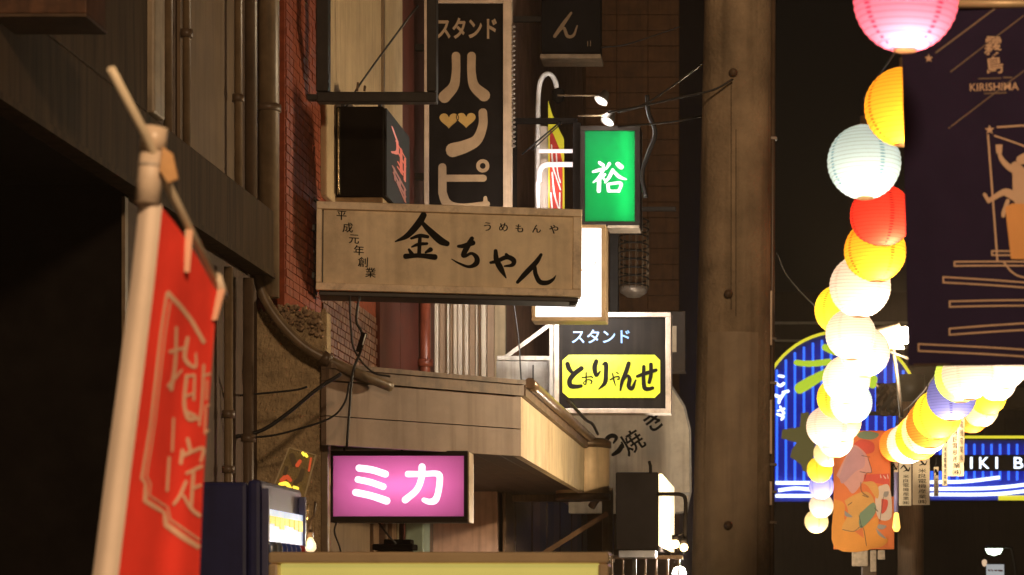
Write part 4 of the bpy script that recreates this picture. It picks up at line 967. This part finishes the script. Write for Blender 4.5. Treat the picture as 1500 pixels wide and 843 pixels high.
S2 = [(1418,548,38.5,'white','whitish lantern just under the banner hem, above the green one',1.2),
 (1407,552,38,'green','lime green lantern under the banner hem',1.0),
 (1394,580,36.5,'blue','violet-blue lantern behind the lime green one',1.0),
 (1373,608,36,'yellow','yellow lantern below the violet-blue one',1.1),
 (1362,622,35,'deep','deep orange lantern behind the yellow one',1.0),
 (1355,632,34.5,'cream','pale cream lantern squeezed between deep orange and yellow ones',1.3),
 (1345,641,33.5,'orange','orange lantern above the hanging white tags',1.1),
 (1329,650,30,'white','white lantern next to the striped end lantern',1.2),
 (1313,652,25,'deep','deep orange lantern at the left end of the right string',1.0)]
for px, py, r, c, lb, pw in S2: lantern(px, py, r, c, lb, 'b', pw)
S3 = [(1474,538,31,'white','white lantern at the right frame edge under the banner',1.2),
 (1460,558,30,'white','white lantern in the far right string, second from the edge',1.2),
 (1447,580,28,'yellow','pale yellow lantern midway in the far right string',1.1),
 (1437,600,26,'cream','cream lantern low in the far right string',1.1),
 (1424,610,25,'deep','deep orange lantern at the low end of the far right string',.9)]
for px, py, r, c, lb, pw in S3: lantern(px, py, r, c, lb, 'c', pw)
for s_n, lb in (('a', 'thin black wire carrying the long left string of lanterns'), ('b', 'thin black wire carrying the right string of lanterns'), ('c', 'thin black wire carrying the far right string of lanterns')):
    pts = sorted(tops[s_n], key=lambda p: p.y)
    d0 = (pts[0]-pts[1]).normalized() if s_n != 'a' else Vector((.2, -1, .05))
    pts = [pts[0] + d0*3.5] + pts + [pts[-1] + Vector((0, 4, .5))]
    c = Thing('lantern_wire', lb, 'cable', loc=pts[0])
    mb = MB(); mb.tube([p - pts[0] for p in pts], .005, 6); mb.build('wire_run', cablem, c)

# white tags hanging below the right string
tagm = mat('tag_board', (.66, .55, .38), .6, var=.08)
TG = [(1304,676,1316,728,21.5,'narrow name tag left of the wider two, over the poster edge'),(1317,678,1335,741,21.0,'white name tag hanging in front of the brown wooden pole, left one'),(1337,669,1362,740,19.5,'widest white name tag with a black swirl, right of the wooden pole'),
      (1368,684,1375,727,19.0,'thinnest name tag between the wooden pole and the neon letters'),(1380,637,1388,712,18.0,'slim tag left of the big name tag beside the neon letters'),(1388,612,1412,698,17.5,'big white name tag just left of the neon letters'),(1402,574,1413,678,16.0,'long narrow tag overlapping the big tag under the green lantern')]
for x0, y0, x1, y1, D, lb in TG:
    t = Thing('name_tag', lb, 'tag', (x0+x1)/2, y1, D, group='white sponsor tags under the lanterns')
    mb = MB(); t.rect(mb, x0, y0, x1, y1, 0, .008, .002); mb.build('board', tagm, t)
    mb = MB(); w_ = (x1-x0); h = y1-y0; cx = (x0+x1)/2
    sw = min(w_*.42, 9)
    brush(mb, [[(cx-sw*.9, y0+9, 1), (cx-sw*.3, y0+4.5, 2.4), (cx+sw*.1, y0+8, 2.6), (cx+sw*.6, y0+12, 2.2), (cx+sw*.9, y0+7, 1)], [(cx-sw*.3, y0+13, 1), (cx+sw*.3, y0+11, 2)]], t.px, -.003)
    hh = (h-18)/7
    for i, ch in enumerate('米良電機産業㈱'): text(mb, ch, cx + w_*.06, y0+17+hh*(i+.5), t.px, -.002, wh=(min(w_*.5, 12), hh*.84), bold=.004)
    mb.build('lettering', ink, t)
    mb = MB(); mb.tube([t.px(cx, y0, .004), t.px(cx, y0-14, .004)], .004, 5); mb.build('string', cablem, t)

# ------------------------------------------------------------------ floodlight
t = Thing('floodlight', 'dazzling floodlight in a pale housing beside the lantern string', 'floodlight', 1318, 495, 16.2)
mb = MB(); mb.lathe([(.05, -.16), (.075, -.14), (.085, .0), (.095, .06)], 16, t.px(1307, 493), M=Matrix.Rotation(R(80), 3, 'Y')); mb.build('housing', mat('lamp_housing', (.24, .2, .15), .5, .2), t)
mb = MB(); r = .06; mb.lathe([(0, r), (r*.5, r*.85), (r*.87, r*.5), (r, 0), (r*.87, -r*.5), (r*.5, -r*.85), (0, -r)], 18, t.px(1325, 493, -.06)); mb.build('bulb', lit('flood_bulb', (1, .9, .72), 45), t)
lamp('lamp_light', t.px(1322, 521, -.3), 440, (1, .78, .50), .06, t)
mb = MB(); mb.tube([t.px(1308, 503, .02), t.px(1316, 560, .05), t.px(1322, 610, .1)], .014, 8); mb.tube([t.px(1296, 512, .02), t.px(1335, 527, .02)], .01, 6); t.rect(mb, 1312, 508, 1325, 512, 0, .05); mb.build('bracket', darksteel, t)
t = Thing('hooded_junction', 'crumpled metallic cover on the wooden pole under the floodlight', 'cover', 1300, 605, 20)
bm = bmesh.new(); rr_ = random.Random(3)
gx = [[bm.verts.new(t.px(1283+i*5, 562+j*6, rr_.uniform(-.08, .04))) for i in range(8)] for j in range(9)]
for j in range(8):
    for i in range(7): bm.faces.new((gx[j][i], gx[j][i+1], gx[j+1][i+1], gx[j+1][i]))
mb = MB(); mb.bm.free(); mb.bm = bm; mb.build('foil_cover', mat('crumpled_foil', (.14, .1, .07), .25, .7), t)
mb = MB(); brush(mb, [[(1304,578,4),(1298,592,4),(1290,600,3),(1288,608,2)],[(1306,585,3),(1300,600,4),(1308,606,3),(1312,596,2)]], t.px, -.12); mb.build('drawn_shadow', ink, t)  # curled shadow drawn as ink strokes over the cover
t = Thing('wooden_pole', 'brown wooden pole behind the hanging name tags', 'pole', 1334, 843, 22.5)
t.o.location.z = 0
mb = MB(); mb.tube([(0, 0, 0), (0, 0, 2.0), (0, 0, CZ+(VY-552)*22.5/F)], [.125, .122, .118], 16); mb.build('shaft', mat('pole_wood', (.15, .095, .055), .8, var=.3, scale=6, stretch=(14, 14, 1)), t)
mb = MB(); mb.tube([(0, 0, CZ+(VY-590)*22.5/F), (0, 0, CZ+(VY-550)*22.5/F)], .135, 16); mb.build('cap_sleeve', mat('sleeve_dark', (.035, .035, .025), .4), t)
mb = MB(); mb.tube([(-.4, .0, CZ+(VY-606)*22.5/F), (.35, 0, CZ+(VY-606)*22.5/F)], .02, 6); mb.build('crossarm', darksteel, t)

# orange poster
t = Thing('orange_poster', 'orange poster of flat overlapping faces in pink and ochre', 'poster', 1266, 806, 21.5)
mb = MB(); t.rect(mb, 1221, 631, 1310, 805, 0, .015, .003); mb.build('board', mat('poster_orange', (.72, .17, .035), .55, var=.12, scale=3), t)
ZP = (3.78, 1200, 620)
def pm(n, c): return mat('poster_'+n, c, .55, var=.08)
pmats = [pm('pink', (.62, .30, .26)), pm('lilac', (.50, .26, .28)), pm('ochre', (.66, .32, .07)), pm('green', (.16, .24, .14)), pm('red', (.62, .07, .04)), pm('grey', (.28, .25, .22)), pm('amber', (.72, .27, .03)), pm('dark', (.06, .04, .04)), pm('cream', (.66, .5, .38))]
mb = MB()
def patch(pts, mi, d, sm=True):
    pts = [(x/ZP[0]+ZP[1], y/ZP[0]+ZP[2]) for x, y in pts]
    pts = spline(pts + [pts[0]], 4)[:-1] if sm else pts
    mb.face([t.px(x, y, d) for x, y in pts], mi)
patch([(82,420),(84,690),(300,690),(150,560),(140,450)], 6, -.001)
patch([(175,130),(230,90),(300,110),(300,160),(240,170)], 4, -.002)
patch([(200,60),(260,45),(330,60),(300,90),(230,85)], 3, -.0025)
patch([(95,290),(150,180),(190,120),(250,160),(270,200),(290,270),(260,275),(250,310),(190,390),(150,350)], 0, -.003)
patch([(110,300),(155,180),(190,130),(245,170),(250,240),(200,270),(130,335)], 1, -.004)
patch([(250,285),(388,280),(388,345),(245,322)], 4, -.0035, False)
patch([(235,330),(300,325),(330,370),(320,420),(270,350)], 2, -.0045)
patch([(330,350),(388,350),(400,520),(330,530),(310,430)], 8, -.004)
patch([(345,420),(380,430),(372,480),(345,500)], 4, -.005)
patch([(140,430),(190,400),(260,380),(300,420),(300,500),(220,590),(150,600),(125,580),(160,500)], 2, -.005)
patch([(225,500),(300,440),(310,500),(240,580),(220,560)], 3, -.006)
patch([(240,580),(320,520),(330,600),(380,650),(330,690),(260,680)], 6, -.0065)
patch([(312,580),(370,640),(330,620)], 5, -.007)
patch([(140,485),(185,520),(145,515)], 5, -.0072)
patch([(360,380),(385,380),(375,410),(355,405)], 5, -.0072); patch([(330,560),(372,570),(350,590),(320,580)], 5, -.0074)
brush(mb, [[(270,195,3),(290,270,3),(262,277,3),(252,310,3)],[(240,400,3),(270,412,3)],[(160,455,4),(180,440,4)],[(130,590,3),(190,600,3),(240,575,3),(262,680,3)],[(225,270,3),(255,275,4)],[(230,330,3),(235,380,3),(275,410,3)],[(220,510,3),(235,580,3)],[(305,470,3),(325,490,4)],[(235,180,3),(280,190,3)],[(355,410,3),(335,545,3)]], t.px, -.0078, tf=ZP, mi=7)
brush(mb, [[(1289.5,696,1.2),(1290.5,700,1.6)],[(1294,697,1),(1297,701,1.8)],[(1300,696,1),(1301,701,1.4)]], t.px, -.008, mi=8)
mb.build('print', pmats, t)
mb = MB(); t.rect(mb, 1248, 806, 1272, 830, .03, .06, .01); t.rect(mb, 1275, 806, 1284, 838, .03, .05, .005); t.rect(mb, 1286, 806, 1297, 820, .03, .05, .005); mb.build('hanging_label', mat('label_paper', (.5, .38, .26), .6, var=.3, scale=25), t)
mb = MB(); t.rect(mb, 1246, 600, 1252, 631, .02, .05); t.rect(mb, 1262, 640, 1285, 1250, .065, .15, .01); mb.build('post', pipedark, t)

# ------------------------------------------------------------------ neon sign
t = Thing('neon_sign', 'big blue neon sign with yellow rim, green leaf and white letters', 'neon sign', 1300, 735, 45)
neb = lit('neon_blue', (.03, .16, 1.0), 1.4); ney = lit('neon_yellow', (.9, .80, .04), .9); new_ = lit('neon_white', (.75, .85, 1), 2.2)
leafl = lit('neon_leaf_green', (.50, .70, .03), .9); leafd = lit('leaf_olive_faint_glow', (.075, .065, .014), 1.0)
backb = mat('neon_back', (.02, .05, .5), .5, var=.1)
arc = [(1120, 735)] + [(1230 + 118*math.cos(R(a)), 612 - 124*math.sin(R(a))) for a in range(168, -1, -6)] + [(1348, 735)]
mb = MB(); mb.prism([t.px(x, y, 0) for x, y in arc], (0, .3, 0)); t.rect(mb, 1349, 645, 1640, 733, .0, .3); mb.build('back_panel', backb, t)
def ytop(x):
    u = (x-1230)/118
    return 612 - 124*math.sqrt(max(0, 1-u*u)) + 8
tube_x = [1138 + i*13.2 for i in range(15)]
for x in tube_x:
    y0 = max(ytop(x), 492)
    MB().tube([t.px(x, y0, -.06), t.px(x, 706, -.06)], .022, 6).build('neon_tube', neb, t)
for i in range(23):
    x = 1352 + i*12.5
    MB().tube([t.px(x, 651, -.06), t.px(x, 704, -.06)], .022, 6).build('neon_tube', neb, t)
mb = MB(); mb.tube([t.px(1230+119*math.cos(R(a)), 612-125*math.sin(R(a)), -.07) for a in range(158, 1, -6)], .027, 8); mb.tube([t.px(1352, 641, -.07), t.px(1640, 641, -.07)], .025, 8); mb.tube([t.px(1462, 730, -.09), t.px(1640, 730, -.09)], .045, 8); mb.build('yellow_tube', ney, t)
for y0, y1, y2, xa, xb in ((708, 708, 708, 1136, 1190), (719, 716, 718, 1140, 1190), (727, 727, 727, 1136, 1190), (707, 706, 700, 1362, 1464), (717, 715, 702, 1362, 1560), (725, 724, 712, 1362, 1560)):
    MB().tube(spline([tuple(t.px(xa, y0, -.08)), tuple(t.px((xa+xb)/2, y1, -.08)), tuple(t.px(xb, y2, -.08))], 5), .032, 6).build('white_tube', new_, t)
mb = MB(); t.rect(mb, 1360, 667, 1600, 691, -.13, -.1); mb.build('black_band', mat('band_black', (.008, .008, .012), .5), t)
for c_, x_, w_ in (('B', 1402, 13), ('I', 1422, 3.6), ('K', 1441, 15), ('I', 1459, 3.6), ('B', 1491, 14)): one(lambda mb: text(mb, c_, x_, 679, t.px, -.135, wh=(w_, 17), bold=.012), new_)
mb = MB()
ZN = (3.123, 1125, 470)
brush(mb, [[(50,255,10),(70,258,12)],[(35,285,8),(55,300,12),(72,290,12)],[(35,345,14),(60,350,12),(80,325,10),(55,360,14),(50,378,10)],[(68,330,10),(92,325,12)],[(45,415,8),(75,405,8)],[(55,395,8),(72,425,12)],[(42,430,8),(68,440,14),(62,455,8)]], t.px, -.1, tf=ZN, ws=1.1); mb.build('white_kana', new_, t)
for st in ([(260,125,30),(300,140,38),(330,150,30)],[(130,195,26),(190,200,28),(280,192,30)],[(145,312,50),(190,285,50),(250,250,40),(300,220,30)],[(480,270,40),(478,295,36)]):
    mb = MB(); brush(mb, [st], t.px, -.11, tf=ZN, step=.01); mb.build('leaf_lobe', leafl, t)
mb = MB(); pts = [(150,425),(185,420),(215,560),(200,700),(160,690),(150,660),(100,625),(110,590),(130,560),(60,540),(65,500),(145,488)]
mb.face([t.px(1125+x/3.123, 470+y/3.123, -.1) for x, y in pts]); mb.build('dark_leaf_lobe', leafd, t)  # unlit lobe with a faint glow added so its olive shows

# far small lamp and notice
t = Thing('far_street_lamp', 'small greenish white street lamp far off at the bottom right', 'street lamp', 1456, 806, 38)
mb = MB(); mb.lathe([(0, -.09), (.10, -.06), (.14, .02)], 16, (0, 0, 0)); mb.build('diffuser', lit('greenish_lamp', (.8, 1, .75), 5), t)
mb = MB(); mb.lathe([(.15, .02), (.12, .07), (0, .1)], 16); mb.tube([(.1, 0, .06), (.28, 0, .03), (.34, 0, -.3), (.34, 0, -2.4)], .025, 8); mb.build('hood', darksteel, t)
t = Thing('far_notice_board', 'small white notice below the far street lamp', 'notice', 1458, 850, 37)
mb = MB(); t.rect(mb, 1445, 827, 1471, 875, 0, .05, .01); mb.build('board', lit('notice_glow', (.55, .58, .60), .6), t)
mb = MB()
brush(mb, [[(1448,835.5,2.2),(1449.5,836,2.2)],[(1452,835,1.5),(1454,836.5,2)],[(1457,836,1.6),(1460,836,2.2)],[(1463,836,2.4),(1468,836.5,2.4)]], t.px, -.004); mb.build('faint_print', mat('notice_red', (.4, .05, .06), .6), t)
mb = MB(); t.rect(mb, 1456, 875, 1460, 1040, .01, .04); mb.build('post', darksteel, t)
t = Thing('far_bulb', 'tiny warm bulb beside the far notice', 'lamp', 1442, 824, 37.5)
mb = MB(); mb.lathe([(0, .05), (.035, .03), (.04, 0), (.03, -.05), (0, -.07)], 12); mb.build('bulb', lit('tiny_bulb', (.8, .55, .35), .9), t)
mb = MB(); mb.tube([(0, 0, .04), (0, 0, .2)], .01, 6); mb.build('cord', cablem, t)
t = Thing('dangling_bulb', 'small orange bulb hanging right beside the orange poster', 'lamp', 1313, 770, 20.5)
mb = MB(); mb.lathe([(0, .12), (.02, .1), (.03, .02), (.034, -.02), (.02, -.05), (0, -.055)], 12); mb.build('bulb', lit('amber_bulb', (1, .6, .12), 2.0), t)
mb = MB(); mb.tube([(0, 0, .11), (0, 0, .45)], .02, 8); mb.build('socket', mat('violet_socket', (.25, .22, .4), .4), t)

# ------------------------------------------------------------------ navy banner
t = Thing('street_banner', 'navy cloth banner with gold drawing and company lettering', 'banner', 1420, 536, 7.5)
bm = bmesh.new(); nx, ny = 24, 40
def bpt(x, y, d=0):
    u = (x-1323)/240
    return t.px(x + (y-100)*.02*max(0, 1-u), y, d + .012*math.sin(u*5+y*.004) - .0)
gb = [[bm.verts.new(bpt(1322 + 245*i/nx, 4 + 531*j/ny)) for i in range(nx+1)] for j in range(ny+1)]
for j in range(ny):
    for i in range(nx):
        f = bm.faces.new((gb[j][i], gb[j+1][i], gb[j+1][i+1], gb[j][i+1])); f.smooth = True
mb = MB(); mb.bm.free(); mb.bm = bm; mb.build('cloth', mat('navy_cloth', (.022, .015, .036), .85, spec=.06, var=.12, scale=6, bump=.05, bscale=400), t)
gold = mat('gold_print', (.50, .32, .19), .6, var=.08); ogold = mat('orange_print', (.62, .27, .06), .6, var=.08); dgold = mat('dim_gold_print', (.16, .10, .055), .6)
mb = MB(); pd = -.003
def line(pts, wd, mi=0): brush(mb, [[(x, y, wd) for x, y in pts]], bpt, pd, mi=mi, straight=len(pts) == 2)
def box_line(x0, y0, x1, y1, h0, h1, wd=2.2):
    for seg in ([(x0, y0), (x1, y1)], [(x0, y0+h0), (x1, y1+h1)], [(x0, y0-1), (x0, y0+h0+1)]): line(seg, wd)
def star(cx, cy, r, mi=0):
    pts = [(cx + (r if k % 2 == 0 else r*.42)*math.sin(R(36*k)), cy - (r if k % 2 == 0 else r*.42)*math.cos(R(36*k))) for k in range(10)]
    mb.face([bpt(x, y, pd) for x, y in pts], mi)
line([(1371, 77), (1462, 10)], 2.2, 2); line([(1395, 103), (1500, 24)], 1.5, 2); line([(1392, 185), (1500, 105)], 1.5, 2)
star(1361, 85, 6.5); star(1393.5, 104, 2, 2); star(1389.5, 187, 2, 2); star(1448.5, 191, 7.5)
text(mb, 'KIRISHIMA', 1456, 128, bpt, pd, wh=(71, 11.5), bold=.008)
line([(1433, 115.5), (1466, 115.5)], 1.6, 2); line([(1469, 114.5), (1482, 115)], 2, 2); line([(1441, 137.5), (1474, 137)], 1.8, 2)
text(mb, '霧', 1455, 68, bpt, pd, wh=(25, 28), bold=.012, rot=-4); text(mb, '島', 1457, 96, bpt, pd, wh=(24, 26), bold=.014, rot=6)
line([(1459, 187.5), (1575, 182)], 2.6); line([(1446, 198), (1458, 384)], 2.8); line([(1456, 200), (1500, 216), (1560, 240)], 2.4)
line([(1468, 386), (1480, 400), (1500, 408), (1560, 414)], 2.4)
# raised-glass figure sitting in the orange cup
brush(mb, [[(1461,222,4),(1466,235,7),(1476,246,9),(1488,252,12)],[(1486,245,14),(1494,262,26),(1496,285,28),(1500,300,30)],[(1490,292,15),(1474,284,12),(1466,284,9),(1450,293,7),(1446,295,6)],[(1446,296,6),(1440,286,5)],[(1494,236,14),(1500,234,16)],[(1474,296,6),(1468,312,6),(1467,318,5)]], bpt, pd, mi=0)
mb.face([bpt(x, y, pd-.001) for x, y in ((1457, 213), (1467, 213), (1466, 226), (1458, 226))], 0)
mb.face([bpt(x, y, pd-.004) for x, y in ((1470, 305), (1480, 300), (1566, 300), (1566, 381), (1478, 381))], 1)
box_line(1492, 337, 1566, 336, 3, 3); box_line(1480, 356, 1566, 354, 3, 3)
box_line(1450, 369, 1566, 370, 6, 6); box_line(1394, 384, 1566, 385, 6, 6); box_line(1377, 406, 1566, 420, 8, 7); box_line(1386, 442, 1566, 440, 8, 8); box_line(1385, 482, 1566, 470, 9, 10); box_line(1338, 504, 1566, 517, 10, 10)
mb.build('print', [gold, ogold, dgold], t)
mb = MB(); mb.tube([t.px(1338, 535, .0), t.px(1620, 533, .0)], .004, 6); mb.build('hem_rod', pipedark, t); mb = MB(); mb.tube([t.px(1318, 6, .0), t.px(1620, 6, .0)], .014, 10); mb.build('rod', mat('rod_tan', (.5, .36, .2), .4, .2), t)
mb = MB(); zb_ = 0 - t.o.location.z; mb.tube([t.px(1600, -40, .03), Vector((t.px(1600, 0).x, .03, zb_))], .03, 12); mb.build('pole', pipem, t)

# ------------------------------------------------------------------ street lamp behind the viewer, right side of the street
t = Thing('street_lamp', 'tall warm street lamp across the road behind the viewpoint', 'street lamp', loc=(2.6, -1.5, 0))
MB().tube([(0, 0, 0), (0, 0, 6.4), (-.1, 0, 6.8), (-.7, 0, 6.95)], [.08, .06, .05, .04], 12).build('pole', darksteel, t)
mb = MB(); mb.box(-1.25, -.68, -.14, .14, 6.9, 7.02, .03); mb.build('head', darksteel, t)
mb = MB(); mb.box(-1.2, -.74, -.11, .11, 6.87, 6.897); mb.build('diffuser', lit('street_diffuser', (1, .72, .4), 30), t)
lamp('lamp_light', (-.97, .0, 6.75), 3300, (1, .68, .41), .5, t)

# ------------------------------------------------------------------ thin haze volume added to lift the dark tones
hz = bpy.data.materials.new('added_haze'); hz.use_nodes = True
hz.node_tree.nodes.remove(hz.node_tree.nodes['Principled BSDF'])
pv = hz.node_tree.nodes.new('ShaderNodeVolumePrincipled'); pv.inputs['Color'].default_value = (.95, .74, .55, 1)
pv.inputs['Density'].default_value = .0013; pv.inputs['Anisotropy'].default_value = .3
hz.node_tree.links.new(pv.outputs[0], hz.node_tree.nodes['Material Output'].inputs['Volume'])
o = MB().box(-310, 310, -70, 610, -1.5, 16.5).build('haze', hz); o['kind'] = 'stuff'
